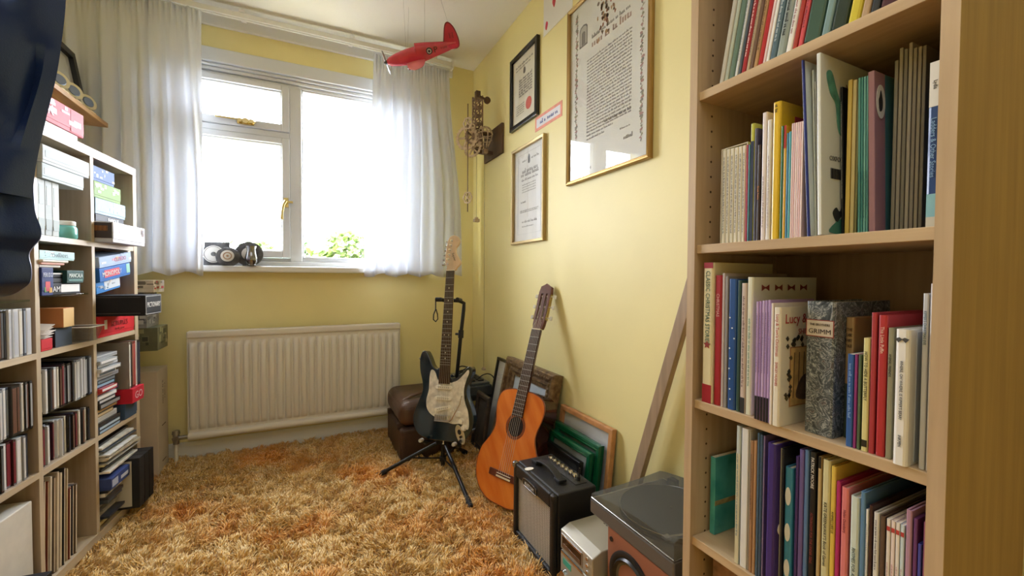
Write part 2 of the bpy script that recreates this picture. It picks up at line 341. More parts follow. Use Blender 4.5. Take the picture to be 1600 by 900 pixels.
# outdoors: ground a storey below, trees
struct(MB().box(-40, 40, D+1, 60, -3.2, -3.0), 'ground', M('6b6a66', .9, var=.3, vscale=.6))
def leaf_tree(name, label, x, y, top, rad, nleaf, cols, seed, sq=1.0, leaf=.16):
    r = random.Random(seed); root = thing(name, label, 'tree', (x, y, -3))
    mb = MB(); mb.tube([(x, y, -3), (x+.1, y, -1.5), (x, y, top-rad*sq)], [.16, .13, .08], 8)
    for k in range(6):
        a = k*1.05+r.random(); mb.tube([(x, y, top-rad*sq*2), (x+math.cos(a)*rad*.4, y+math.sin(a)*rad*.4, top-rad*sq*1.2), (x+math.cos(a)*rad*.75, y+math.sin(a)*rad*.75, top-rad*sq*.7)], [.07, .05, .02], 6)
    mb.build('trunk', M('6a5a48', .9, var=.3, vscale=12), root, smooth=True)
    lv = MB(); blobs = [(r.gauss(0, .42), r.gauss(0, .42), r.gauss(0, .34), r.uniform(.28, .48)) for _ in range(18)] + [(0, 0, .45, .5), (.3, 0, .3, .45), (-.3, .1, .25, .45)]
    for i in range(nleaf):
        b = r.choice(blobs); d = Vector((r.gauss(0, 1), r.gauss(0, 1), r.gauss(0, 1))).normalized()*b[3]*r.uniform(.75, 1.05)
        p = Vector((x + (b[0]+d.x)*rad, y + (b[1]+d.y)*rad, top - rad*sq + (b[2]+d.z)*rad*sq)); 
        if p.z > top+.1: continue
        u = Vector((r.gauss(0, 1), r.gauss(0, 1), r.gauss(0, .6))).normalized(); w = u.orthogonal().normalized()*leaf*.4; u *= leaf*r.uniform(.7, 1.2); bend = Vector((0, 0, leaf*.15))
        lv.add([p-u*.5, p-w+bend*.5, p+u*.5, p+w+bend*.5], [(0, 1, 2), (0, 2, 3)], r.randrange(len(cols)))
    lv.build('foliage', [M(c, .6, trans=.4) for c in cols], root)
GR = ('52662a', '5f7234', '465a22'); BG = ('4c6438', '587044', '3f552e')
leaf_tree('leafy_tree', 'large bright green tree seen through the right window pane', .95, 10.0, 1.99, 1.35, 5200, GR, 1)
def far(k, x, y, top, rad): return x*k, y*k, .975+(top-.975)*k, rad*k
leaf_tree('leafy_tree', 'bluish green smaller tree behind the left end of the right window pane', *far(1.35, -.12, 10.6, 1.72, .62), 2200, BG, 2, leaf=.2)
leaf_tree('leafy_tree', 'bright green tree seen in the lower right of the casement pane', *far(1.8, -.80, 10.2, 1.66, .5), 1800, GR, 3, leaf=.26)
leaf_tree('sparse_tree', 'thin dark tree with sparse twigs outside the casement pane', *far(.72, -1.22, 10.0, 1.85, .55), 420, ('4a553a', '586548'), 5, 1.3, .09)

# radiator: pressed steel panel with vertical flutes
def radiator():
    y0 = D-.085; x0, x1, z0, z1 = -.56, .53, .115, .678; root = thing('radiator', 'white fluted panel radiator on the back wall under the window', 'radiator', ((x0+x1)/2, y0, z0))
    RW = M('dedbd4', .38); n = 27; xs = []; pitch = (x1-x0)/n
    sec = [(0, 0), (.08, -.002), (.24, -.017), (.5, -.021), (.76, -.017), (.92, -.002)]
    row = [(x0+(i+t)*pitch, d) for i in range(n) for t, d in sec] + [(x1, 0)]
    zs = [(z0+.045, 0), (z0+.058, .75), (z0+.075, 1), (z1-.085, 1), (z1-.068, .75), (z1-.055, 0)]
    mb = MB(); P = [[(x, y0, z0)for x, d in row], [(x, y0, z0+.04) for x, d in row]] + [[(x, y0+d*k, z) for x, d in row] for z, k in zs] + [[(x, y0, z1-.04) for x, d in row], [(x, y0, z1) for x, d in row]]
    mb.grid(P); mb.box(x0, x1, y0+.003, y0+.018, z0, z1); mb.build('panel', RW, root, smooth=True)
    t = MB(); t.tube([(x0-.002, y0+.004, z0+.012), (x1+.002, y0+.004, z0+.012)], .021, 12); t.build('bottom_rail', RW, root, smooth=True)
    t = MB(); t.box(x0-.004, x1+.004, y0-.014, y0+.034, z1-.032, z1+.004); t.build('top_cover', RW, root, bevel=.007)
    for xe in (x0-.003, x1-.001): MB().box(xe, xe+.004, y0-.010, y0+.03, z0+.03, z1-.01).build('side_cover', RW, root, bevel=.002)
    for xb in (x0+.15, x1-.15): MB().box(xb-.02, xb+.02, y0+.018, D+.002, z0+.05, z1-.05).build('bracket', RW, root)
    v = MB(); xv, zv = x0-.055, z0+.012; v.cyl((x0, y0+.004, zv), (xv+.012, y0+.004, zv), .011); v.cyl((xv, y0+.004, zv-.03), (xv, y0+.004, zv+.022), .014); v.cyl((xv, y0+.004, zv+.022), (xv, y0+.004, zv+.04), .018, .015, 12)
    v.cyl((xv-.0, y0-.012, zv), (xv, y0+.018, zv), .016, .016, 6); v.build('valve', M('a8a49a', .35, .9), root, smooth=True)
    MB().tube([(xv, y0+.004, zv-.03), (xv, y0+.004, FLOOR)], .0085, 10).build('pipe', M('e5e0d4', .5), root, smooth=True)
radiator()

# curtains: gathered white cotton on a track
CUR = M('eef1f6', .8, trans=.30, bump=.15, bscale=350)
def curtain(label, xt0, xt1, xb0, xb1, zt, zb, y, folds, seed, depth, bulge):
    r = random.Random(seed); root = thing('curtain', label, 'curtain', ((xt0+xt1)/2, y, zb), group=None); NU, NV = 220, 40; P = []
    ph = [r.uniform(0, 6.28) for _ in range(6)]
    for j in range(NV+1):
        v = j/NV; row = []; z = zt+(zb-zt)*v
        for i in range(NU+1):
            u = i/NU; e = .5-.5*math.cos(math.pi*min(1, v*1.3)); x = (xt0+(xt1-xt0)*u)*(1-e)+(xb0+(xb1-xb0)*u)*e
            uu = u + .012*math.sin(5*v+ph[0])+.02*math.sin(2.2*v+6*u+ph[1])*v
            a = depth*(.35+.65*min(1, v*2.5)); f = folds*2*math.pi
            g = a*(.55*math.sin(f*uu+ph[2]) + .35*math.sin(f*.57*uu+ph[3]+v*.8) + .18*math.sin(f*1.73*uu+ph[4]))
            g += .010*(1-min(1, v*9))*math.sin(f*3*u+ph[5]) + .002*math.sin(40*v+9*u+ph[0])
            g += .003*math.sin(17*u+11*v)*v
            zz = z + (.012*math.sin(f*.5*u+ph[1]) if j == NV else 0)
            row.append((x+.008*math.sin(f*uu*1.1+ph[4])*v, y - bulge(u, v) - g, zz))
        P.append(row)
    mb = MB(); mb.grid(P); o = mb.build('curtain_fabric', CUR, root, smooth=True); s = o.modifiers.new('cloth', 'SOLIDIFY'); s.thickness = .0015
    return root
curtain('white curtain left of the window, gathered and reaching behind the game shelves', -1.04, -.475, -1.05, -.468, 2.325, .985, D-.128, 8.5, 3, .030, lambda u, v: .05*max(0, min(1, (u-.55)*9))*(.3+.7*v))
curtain('white curtain right of the window behind the electric guitar headstock', .372, .845, .318, .925, 2.315, .983, D-.118, 8, 11, .028, lambda u, v: 0)
rl = thing('curtain_rail', 'white curtain track running under the ceiling above the window', 'curtain rail', (0, D-.10, 2.38))
mb = MB(); mb.T = frame4((-1.08, D-.125, 2.34), (0, 1, 0), (0, 0, 1)); mb.prism([(0, .005), (.012, .005), (.012, 0), (.022, 0), (.022, .005), (.034, .005), (.034, .03), (.024, .036), (.012, .036), (0, .03)], 0, 1.94); mb.build('track', WHITE, rl)
for xx in (-.9, -.3, .25, .75): MB().box(xx-.012, xx+.012, D-.13, D-.02, 2.372, 2.384).build('bracket', WHITE, rl)
MB().box(.862, .874, D-.13, D-.08, 2.332, 2.385).build('end_stop', WHITE, rl, bevel=.003)

# ------------------------------------------------------------------ tall oak bookcase on the right
XB, YN, YF, BT = .735, .239, .654, .0185                    # front plane, near side, far side, board thickness
XBK = 1.018
SH = {'upper': 1.363, 'second': 1.045, 'third': .718, 'fourth': .423, 'lowest': .12, 'sixth': 1.69}
bc = thing('bookcase', 'tall oak bookcase filled with picture books at the right', 'bookcase', (XB+.14, (YN+YF)/2, FLOOR))
for nm, y0, y1, mt in (('side_panel', YN, YN+BT, OAKSHADE), ('side_panel', YF-BT, YF, OAKZ)):  # near side panel: shade and yellow bounce put into its wood colour
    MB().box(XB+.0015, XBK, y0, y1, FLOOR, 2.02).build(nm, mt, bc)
    MB().box(XB, XB+.0018, y0, y1, FLOOR, 2.02).build('edge_strip', OAKZ, bc)
MB().box(XBK-.006, XBK, YN+BT, YF-BT, .03, 2.0).build('back_panel', oak('8a6c4c', 'a08260'), bc)  # recess shade put into the back panel's darker wood colour
for nm, z in SH.items(): MB().box(XB+.006, XBK-.006, YN+BT+.0005, YF-BT-.0005, z-.018, z).build('shelf', OAKY, bc, bevel=.001)
MB().box(XB, XBK-.006, YN+BT+.0005, YF-BT-.0005, 2.0, 2.02).build('top_board', OAKY, bc); MB().box(XB+.02, XB+.038, YN+BT, YF-BT, FLOOR, .1).build('plinth', OAKY, bc)
mb = MB()
for z in np.arange(.2, 1.95, .032):
    for xx in (XB+.045,): mb.cyl((xx, YF-BT-.0004, z), (xx, YF-BT+.001, z), .0025, n=8)
tag(mb.build('shelf_peg_hole', M('4a3826', .8), bc), kind='stuff')

def ypx(px, x, z): return tpx((x, 0, z), (0, 1, 0), px)
def zpy(py, x, y): return tpy((x, y, 0), (0, 0, 1), py)
def book(label, yf, yn, z0, h, depth, col, group, xf=XB+.012, lean=0, title=None, tcol='20201c', tsize=.55, bands=(), soft=False, rough=.4, kind='book', wrong=None, scr=None, tfrac=(.08, .92), pages=None, yaw=0):
    """a book standing spine out: spine faces the room, front board faces the near side"""
    t = max(yf-yn-.0006, .0025); b = .0022 if not soft else .0007
    c = col if not isinstance(col, str) else M(col, rough, coat=.15)
    mb = MB()
    rnd = min(.004, t*.25) if not soft else t*.2
    out = [(depth, 0), (depth, b), (b, b), (b, t-b), (depth, t-b), (depth, t), (rnd, t)] + [(rnd*.3, t-rnd*.3), (0, t-rnd), (0, rnd), (rnd*.3, rnd*.3)] + [(rnd, 0)]
    mb.prism(out, 0, h)
    o = mb.build(kind, c, None)
    o.matrix_basis = Matrix.Translation((xf, yn, z0+(t*math.sin(math.radians(-lean))+.0003 if lean < 0 else 0))) @ Matrix.Rotation(math.radians(yaw), 4, 'Z') @ Matrix.Rotation(math.radians(lean), 4, 'X')
    tag(o, label, 'booklet' if kind == 'booklet' else 'book', group)
    e = .003 if not soft else .0004
    if t > 2*b+.0008: MB().box(b, depth-e, b+.0001, t-b-.0001, e, h-e).build('page_block', pages or PAGES, o, local=True)
    for z1, z2, bcname in bands:
        MB().box(-.0004, .0006, rnd*.35 if rnd else 0, t-rnd*.35, h*z1, h*z2).build('spine_band', M(bcname, rough), o, local=True)
    SP = lambda zc: frame4((-.0006, t/2, zc), (0, 0, -1), (0, -1, 0))
    for tt, f0, f1, hs, cc in ([(title, *tfrac, tsize, tcol)] if isinstance(title, str) else (title or [])):
        ln = h*(f1-f0); writing('spine_title', tt, SP(h*(1-(f0+f1)/2)), t*hs, M(cc, .5), o, maxw=ln, local=True)
    if scr:
        f0, f1, cc = scr; L = h*(f1-f0); scrawl('spine_print', [(-L/2, L/2, -t*.16, t*.3)], SP(h*(1-(f0+f1)/2)), M(cc, .5), o, seed=int(yn*9999), local=True)
    return o
CV = lambda o, xc, zc: frame4((xc, -.0006, zc), (1, 0, 0), (0, 0, 1))      # front-board frame in the book's own axes
def patch(name, pts, Mx, mat, parent, hgt=.0005):
    mb = MB(); mb.T = Mx; mb.prism(pts, 0, hgt); return mb.build(name, mat, parent, local=True)

def row(shelf, conv, specs, xf0=XB+.012, place='shelf'):
    z0 = SH[shelf]+.0005; prev = None; outp = []
    for sp in specs:
        sp = dict(sp); xl, xr = sp.pop('x'); top = sp.pop('top', None); xf = sp.pop('xf', xf0); h = sp.pop('h', None)
        yf = ypx(conv(xl, 0)[0], xf, z0); yn = ypx(conv(xr, 0)[0], xf, z0)
        if prev is not None and not sp.pop('free', False): yf = min(yf, prev-.0004)
        sp.pop('free', None)
        yn = max(min(yn, yf-.0028), YN+BT+.001)
        if yf-yn < .002: continue
        if h is None: h = zpy(conv(0, top)[1], xf, (yf+yn)/2) - z0
        h = min(h, .322-.021 if shelf != 'upper' else .3) if sp.get('lean', 0) >= 0 else min(h, .298)
        dp = sp.pop('depth', min(.2, h*.82)); lab = sp.pop('label'); g = sp.pop('group', 'books on the %s shelf' % shelf)
        o = book(lab, yf, yn, z0, h, min(dp, XBK-.01-xf), sp.pop('col'), g, xf=xf, **sp); outp.append(o); prev = yn
    return outp
cA = lambda x, y: (1070+x/3.9024, y/3.9024); cB = lambda x, y: (1070+x/2.6463, 60+y/2.6463)
cC = lambda x, y: (1070+x/2.4317, 370+y/2.4317); cD = lambda x, y: (1070+x/3.2146, 620+y/3.2146)
# top visible shelf: tall thin books all leaning to the right
A = [((206, 236), 'b9b3a2', 'grey beige', .29, None), ((238, 262), 'a9b09c', 'pale sage', .29, None), ((264, 298), '5d7565', 'grey green', .285, None), ((300, 318), 'd5d6d0', 'off-white', .28, '777777'),
     ((320, 338), '4a545c', 'dark slate', .28, None), ((340, 368), 'a3222c', 'crimson', .285, 'f2e6d8'), ((370, 391), 'b8a184', 'tan', .27, '6b5a40'), ((392, 413), '6d5140', 'brown', .28, None), ((414, 440), 'b28a5a', 'ochre', .28, '5a3a20'),
     ((441, 470), 'b4242a', 'bright red', .285, None), ((471, 489), 'e3c9c3', 'pinkish white', .27, None), ((490, 511), 'e9e7df', 'plain white', .28, None), ((513, 550), '56707c', 'slate blue', .285, 'cfd8d8'), ((552, 606), '97a29a', 'grey', .285, '15181a'),
     ((610, 648), 'efece4', 'white', .285, '9a5a50'), ((650, 680), 'a8382e', 'brick red', .285, None), ((684, 714), 'd2525a', 'coral pink', .285, '3a2020'), ((716, 822), '3c5a4c', 'dark green', .28, None), ((826, 880), '7e9a98', 'teal grey', .29, None),
     ((884, 980), '26382f', 'blackish green', .28, None), ((986, 1062), 'd3c13c', 'yellow', .27, None), ((1066, 1120), 'b79a78', 'light brown', .25, None), ((1124, 1180), '2e3338', 'charcoal', .26, None), ((1184, 1290), '4a2630', 'maroon', .26, None)]
rowA = row('upper', cA, [dict(x=x, h=h, col=c, label='%s tall picture book leaning on the uppermost shelf, %s from left' % (n, nth(i)), lean=10.5, scr=(.35, .9, s) if s else None, group='leaning books on the uppermost shelf', depth=.2, rough=.35) for i, (x, c, n, h, s) in enumerate(A)])
def blobs(o, seed, cols, w, h, n, r0, r1):
    r = random.Random(seed)
    for i in range(n):
        cx, cz, rr = r.uniform(.036, w-.02), r.uniform(.05, h-.02), r.uniform(r0, r1)
        pts = [(math.cos(a)*rr*r.uniform(.6, 1.1), math.sin(a)*rr*r.uniform(.6, 1.1)) for a in np.linspace(0, 6.28, 9)[:-1]]
        patch('cover_picture', spline(pts, 3), CV(o, cx, cz), M(cols[i % len(cols)], .4), o, .0005+i*.00002)
for o in rowA:
    if 'dark green tall' in o['label']: blobs(o, 2, ('7c8f3c', '2f5c78', 'a8562e', '507a4a'), .19, .2, 9, .015, .03)
    if 'blackish green' in o['label']: blobs(o, 3, ('54664a', '6a7a52', '39503e'), .19, .2, 10, .01, .024)
    if 'crimson' in o['label']: pass
# second shelf
GB = 'books on the second bookcase shelf'
sl = [(150, 165, 'The Tale\nof Peter'), (166, 181, 'The Tailor'), (182, 198, 'The Snow'), (199, 215, 'The Old'), (216, 231, 'The Winter'), (232, 245, 'The Fox')]
B = []
for i, (a, b_, t) in enumerate(sl):
    B.append(dict(x=(a, b_), top=462-i*4, col='d8d0b6', label='thin cream paperback with small black print in the slipcased set, %s of six' % nth(i), scr=(.08, .9, '2a2620'), soft=True, group='slipcased cream paperbacks', depth=.12, xf=XB+.016))
B += [dict(x=(247, 254), top=440, col='b03048', label='thin red booklet right of the cream slipcase set', soft=True), dict(x=(255, 262), top=440, col='4f8a96', label='thin teal booklet right of the cream slipcase set', soft=True),
      dict(x=(263, 279), top=352, col='b9b83c', label='lime green tall thin book on the second shelf', bands=[(0, .85, '1f2c46')], depth=.15), dict(x=(280, 292), top=372, col='4a4656', label='dark grey violet thin book beside the lime green one', depth=.15),
      dict(x=(293, 306), top=440, col='3a2a24', label='small dark brown book with orange lettering on the second shelf', title='Greek Poems', tcol='d88a3a', tsize=.6, depth=.13),
      dict(x=(310, 330), top=306, col='e2d6cf', label='pinkish white slim book left of the tall yellow one', scr=(.5, .9, '9a8a86')), dict(x=(331, 350), top=336, col='ddd8cc', label='off-white slim book touching the tall yellow one', scr=(.3, .9, 'b09a98')),
      dict(x=(352, 385), top=262, col='e0b91e', label='tall bright yellow picture book with a yellow bordered cover', depth=.19, scr=(.02, .08, '2a2414')),
      dict(x=(389, 399), top=362, col='2f6a3c', label='thin dark green booklet right of the yellow book', soft=True), dict(x=(400, 411), top=360, col='d7a52a', label='thin amber booklet with a red top', bands=[(.8, 1, 'b0302a')], soft=True),
      dict(x=(412, 420), top=392, col='3b7fa0', label='thin blue booklet left of the pink ones', soft=True), dict(x=(421, 431), top=385, col='4aa0a4', label='thin turquoise booklet left of the pink ones', soft=True)]
for i in range(6):
    a = 431+i*8.2; B.append(dict(x=(a, a+7.8), top=352-i*2, col=('e8c9c2', 'e0b9b4', 'ecd3ca')[i % 3], label='pale pink thin booklet, %s of six beside the tall white book' % nth(i), soft=True, kind='booklet', group='pale pink booklets', depth=.14))
B += [dict(x=(505, 512), top=72, col='303a86', label='tall thin book with a navy spine and grey white cover, leaning left', depth=.2, lean=-3.0, scr=(.05, .95, 'c8c8e0')),
      dict(x=(519, 525), top=120, lean=-2.2, xf=XB+.03, col='c7c9bc', label='tall grey white brochure behind the navy spined book', soft=True, kind='booklet'), dict(x=(531, 537), top=168, lean=-2.2, xf=XB+.03, col='b4b2a6', label='warm grey thin brochure with black print left of the splashed cover', soft=True, scr=(.05, .9, '33332f'), kind='booklet'), dict(x=(540, 545), top=166, lean=-2.0, xf=XB+.03, col='c2c1b8', label='light grey brochure touching the splashed white cover', soft=True, scr=(.1, .6, '55554f'), kind='booklet'),
      dict(x=(548, 566), top=52, col='dfe2da', label='large white workbook with a teal splash and barcode on its cover', depth=.215, xf=XB+.004, lean=-1.6, soft=True),
      dict(x=(645, 656), xf=XB+.055, top=195, col='1b1c1f', label='thin black spined book right of the splashed white workbook', scr=(.1, .75, 'd8d8d0'), lean=-1.6, soft=True),
      dict(x=(657, 676), xf=XB+.05, top=172, col='d9bd62', label='straw yellow booklet, left of the olive one', soft=True, kind='booklet'), dict(x=(678, 695), xf=XB+.05, top=172, col='d6c48a', label='pale cream yellow booklet beside the straw one', soft=True, kind='booklet'), dict(x=(697, 708), xf=XB+.05, top=182, col='8a8658', label='thin olive booklet left of the teal ones', soft=True, kind='booklet')]
for i in range(4):
    a = 712+i*11; B.append(dict(xf=XB+.045, x=(a, a+10.4), top=160-i*3, col=('5fa7a4', '4c9895', '7fc0ba', '69b0aa')[i], label='%s teal booklet, %s of four' % (('mid', 'deep', 'pale', 'light')[i], nth(i)), soft=True, kind='booklet', group='teal booklets', depth=.16, lean=-1.0, scr=(.6, .9, '2f5f5e')))
B += [dict(x=(757, 786), xf=XB+.04, top=130, col='a9808e', label='mauve booklet with a white oval bird emblem on its cover', soft=True, depth=.17, lean=-1.5)]
for i in range(7):
    a = 846+i*19; B.append(dict(x=(a, a+17), top=(92, 40, 44, 18, 40, 34, 30)[i], col=('8b8676', '9b9482', '7f7a6a', 'a39b88', '8d8472', '968b74', '7a7260')[i], label='grey beige tall magazine, %s of seven in shadow' % nth(i), soft=True, kind='magazine', group='grey beige magazines', xf=XB+.07))
B += [dict(x=(988, 1046), top=95, col='27477e', label='white, navy and pale blue spined book at the right end of the second shelf', bands=[(.73, 1, 'e8e6de'), (.06, .2, '8fc3cc'), (0, .06, 'cfcaba')], title=[('Lydia', .02, .26, .3, '30303a'), ('Ladders & Other Stories', .3, .74, .42, '8fb4d8')], free=True)]
rowB = row('second', cB, B, xf0=XB+.014)
s0 = [o for o in rowB if o.get('group') == 'slipcased cream paperbacks']
ya, yb = s0[0].location, s0[-1].location
def slipcase():
    z0 = SH['second']+.0004; y1 = ypx(cB(146, 0)[0], XB+.016, z0); y0 = yb.y-.0008; h = zpy(cB(0, 452)[1], XB+.016, (y0+y1)/2)-z0
    mb = MB(); mb.box(XB+.018, XB+.14, y1+.0002, y1+.0016, z0, z0+h+.004); mb.box(XB+.018, XB+.14, y0-.0014, y0, z0, z0+h+.004); mb.box(XB+.018, XB+.14, y0, y1, z0+h+.0025, z0+h+.004); mb.box(XB+.139, XB+.1405, y0, y1, z0, z0+h+.004)
    tag(mb.build('slipcase', M('d4ccb2', .6)), 'cream cardboard slipcase holding six thin paperbacks', 'slipcase')
slipcase()
for o in rowB:
    L = o['label']
    if 'yellow bordered' in L:
        h = o.dimensions.z or .26; patch('cover_picture', [(-.06, -.08), (.07, -.08), (.07, .1), (-.06, .1)], CV(o, .1, .12), M('b8443c', .4), o)
        patch('cover_picture', [(-.055, -.06), (.065, -.06), (.065, .06), (-.055, .06)], CV(o, .1, .11), M('c88a8e', .4), o, .0007)
    if 'teal splash' in L:
        patch('cover_splash', spline([(-.085, .045), (-.07, .05), (-.055, .02), (-.04, -.005), (-.035, -.03), (-.045, -.05), (-.055, -.035), (-.06, 0), (-.075, .015)], 4), CV(o, .1, .215), M('5a9a8a', .5, var=.3, vscale=60), o)
        patch('cover_splash', spline([(-.03, 0), (.0, .022), (.035, .026), (.045, 0)], 4), CV(o, .05, .005), M('3f7f74', .5), o)
        writing('cover_title', 'OXFORD', CV(o, .045, .125), .008, M('3a3a3c'), o, local=True); writing('cover_title', 'Winning', CV(o, .1, .245), .012, M('7a3048'), o, local=True)
        mb = MB(); mb.T = CV(o, .045, .1); r = random.Random(4)
        x = -.02
        while x < .02: w = r.choice((.0006, .0011, .0016)); mb.box(x, x+w, -.008, .009, 0, .0004); x += w+r.choice((.0006, .0012))
        mb.build('barcode', M('202022'), o, local=True)
        patch('cover_ink', spline([(-.02, 0), (-.01, .01), (0, .004), (.012, .02), (.02, .006), (.016, -.01), (.004, -.004), (-.008, -.014)], 4), CV(o, .05, .036), M('2a3034', .5), o)
    if 'navy spine' in L: H = max(v.co.z for v in o.data.vertices); patch('cover_field', [(.004, .001), (.199, .001), (.199, H-.001), (.004, H-.001)], CV(o, 0, 0), M('cfd2c8', .5, var=.05, vscale=8), o, .0003)
    if 'oval bird' in L:
        H = max(v.co.z for v in o.data.vertices)-.045; patch('cover_field', [(0, -H+.001), (.125, -H+.001), (.125, .044), (0, .044)], CV(o, .030, H), M('4f7f88', .5, var=.1, vscale=10), o, .0003); e = [(.013*math.cos(a), .026*math.sin(a)) for a in np.linspace(0, 6.28, 25)[:-1]]; patch('emblem', e, CV(o, .017, H), M('eceae4', .5), o)
        patch('emblem_bird', spline([(-.004, -.015), (.003, -.012), (.005, 0), (.002, .012), (-.001, .017), (-.004, .008), (-.007, 0)], 3), CV(o, .017, H), M('2a2a2c', .5), o, .0008)
# third shelf
def marbled():
    m = bpy.data.materials.new('marbled_paper'); m.use_nodes = True; t = m.node_tree; b = t.nodes['Principled BSDF']; b.inputs['Roughness'].default_value = .3; tc = t.nodes.new('ShaderNodeTexCoord')
    n = t.nodes.new('ShaderNodeTexNoise'); n.inputs['Scale'].default_value = 34; n.inputs['Detail'].default_value = 6; n.inputs['Distortion'].default_value = 3.2; t.links.new(tc.outputs['Object'], n.inputs['Vector'])
    r = t.nodes.new('ShaderNodeValToRGB'); t.links.new(n.outputs['Fac'], r.inputs[0]); e = r.color_ramp.elements; e[0].position, e[0].color = .30, (*lin('2c3236'), 1); e[1].position, e[1].color = .75, (*lin('596064'), 1)
    for p_, c_ in ((.42, '50585c'), (.47, '6c7476'), (.49, 'c2c6c4'), (.505, '7a8082'), (.56, '3c4448'), (.62, '6a7274'), (.64, 'b0b0ac'), (.66, '5a4f50')): z = e.new(p_); z.color = (*lin(c_), 1)
    t.links.new(r.outputs[0], b.inputs['Base Color']); return m
GC = 'books on the third bookcase shelf'
C_ = [dict(x=(62, 100), top=98, col='ddd2a8', label='cream hardback with red ends titled Classic Christmas Stories', bands=[(0, .13, '9c1f28'), (.96, 1, '9c1f28')], title=[('CLASSIC CHRISTMAS STORIES', .06, .58, .42, '3d6350')], xf=XB+.008, depth=.19),
      dict(x=(103, 133), top=146, col='a5202c', label='red hardback titled Christmas with a red patterned jacket', title='CHRISTMAS', tcol='d9a9a0', tsize=.4, tfrac=(.08, .38), depth=.2), dict(x=(134, 144), top=138, col='b5a7a0', label='pinkish grey thin book right of the red Christmas book', soft=True), dict(x=(145, 156), top=150, col='8f8a86', label='grey thin book left of the blue starry one', soft=True),
      dict(x=(158, 190), top=160, col='1d4a86', label='royal blue book with white snow dots on its spine', depth=.18), dict(x=(192, 205), top=165, col='2f4a40', label='dark green slim book right of the blue snowy one', depth=.18),
      dict(x=(206, 226), top=176, col='c9b7a8', label='beige pink slim book with a dark lower spine', bands=[(0, .12, '2a2a2e')], scr=(.1, .8, '6a4a44')), dict(x=(228, 250), top=153, col='d8d6bc', label='tall pale green picture book with a row of red bows on its cover', depth=.2, scr=(.3, .8, '6f8f70'))]
for i in range(5):
    a = 262+i*11; C_.append(dict(x=(a, a+10.4), top=246-i*1.5, col=('b79ac4', 'a888b8', 'c0a6cc', 'ad90bd', 'b497c2')[i], label='lilac thin paperback with a black foot, %s of five' % nth(i), soft=True, bands=[(0, .2, '1d1b20')], scr=(.1, .6, '6b4f7a'), group='lilac thin paperbacks', depth=.13, xf=XB+.002))
C_ += [dict(x=(318, 328), top=252, col='e6dcd4', label='white thin book with a red tinged cover left of the Lucy and Tom book', xf=XB-.002),
       dict(x=(329, 356), top=268, col='e4dcc8', label="white picture book titled Lucy and Tom's Christmas standing forward on the shelf", title=[("Lucy & Tom's Christmas", .05, .42, .45, 'b0403a'), ('SHIRLEY HUGHES', .46, .66, .36, 'b0403a')], depth=.15, xf=XB-.002, bands=[]),
       dict(x=(450, 560), top=246, col=marbled(), label='thick grey marbled hardback titled The Brothers Grimm', depth=.17, xf=XB+.022, free=True),
       dict(x=(582, 632), top=306, col='9c8158', label='tan and dark green hardback of fairy tales right of the marbled book', bands=[(0, .45, '35443a')], title=None, depth=.16, xf=XB+.05),
       dict(x=(608, 634), top=446, col='2f5c9c', label='small blue paperback with curly lettering', soft=True, scr=(.1, .7, '8fb0d8'), depth=.11), dict(x=(636, 648), top=446, col='8a3070', label='small magenta thin paperback beside the blue one', soft=True, depth=.11), dict(x=(650, 662), top=448, col='52664a', label='small moss green thin paperback beside the magenta one', soft=True, depth=.11),
       dict(x=(666, 692), top=385, col='d8cf8e', label='pale yellow slim book titled How to Hide a Butterfly', title='HOW TO HIDE A BUTTERFLY', tcol='25231c', tsize=.5, tfrac=(.05, .62), bands=[(.04, .1, '25231c')], depth=.13),
       dict(x=(694, 716), top=288, col='a8343a', label='faded dark red book left of This Little Puffin', depth=.14), dict(x=(720, 756), top=298, col='b02e32', label='red paperback titled This Little Puffin', title='This Little Puffin', tcol='e6c7b0', tsize=.4, tfrac=(.05, .3), depth=.13), dict(x=(758, 780), top=346, col='8f8a6c', label='small grey olive book titled Animal Friends', title='ANIMAL FRIENDS', tcol='1e1d18', tsize=.5, tfrac=(.12, .45), depth=.12),
       dict(x=(784, 840), top=352, col='eceae4', label="thick white hardback titled Where, Oh Where, is Kipper's Bear standing forward", title=[("WHERE, OH WHERE, IS KIPPER'S BEAR?", .17, .72, .22, '2a2a2e'), ('INKPEN', .76, .88, .22, '2a2a2e')], depth=.17, xf=XB-.0, free=True),
       dict(x=(884, 908), top=215, col='c9ccd0', label="pale grey book titled Kipper's Christmas Eve right of the white Kipper book", title="KIPPER'S CHRISTMAS EVE", tcol='4d6c80', tsize=.5, tfrac=(.05, .34), depth=.18, free=True), dict(x=(911, 934), top=178, col='e3dfe0', label='white slim book against the right side of the third shelf', depth=.19)]
rowC = row('third', cC, C_, xf0=XB+.012)
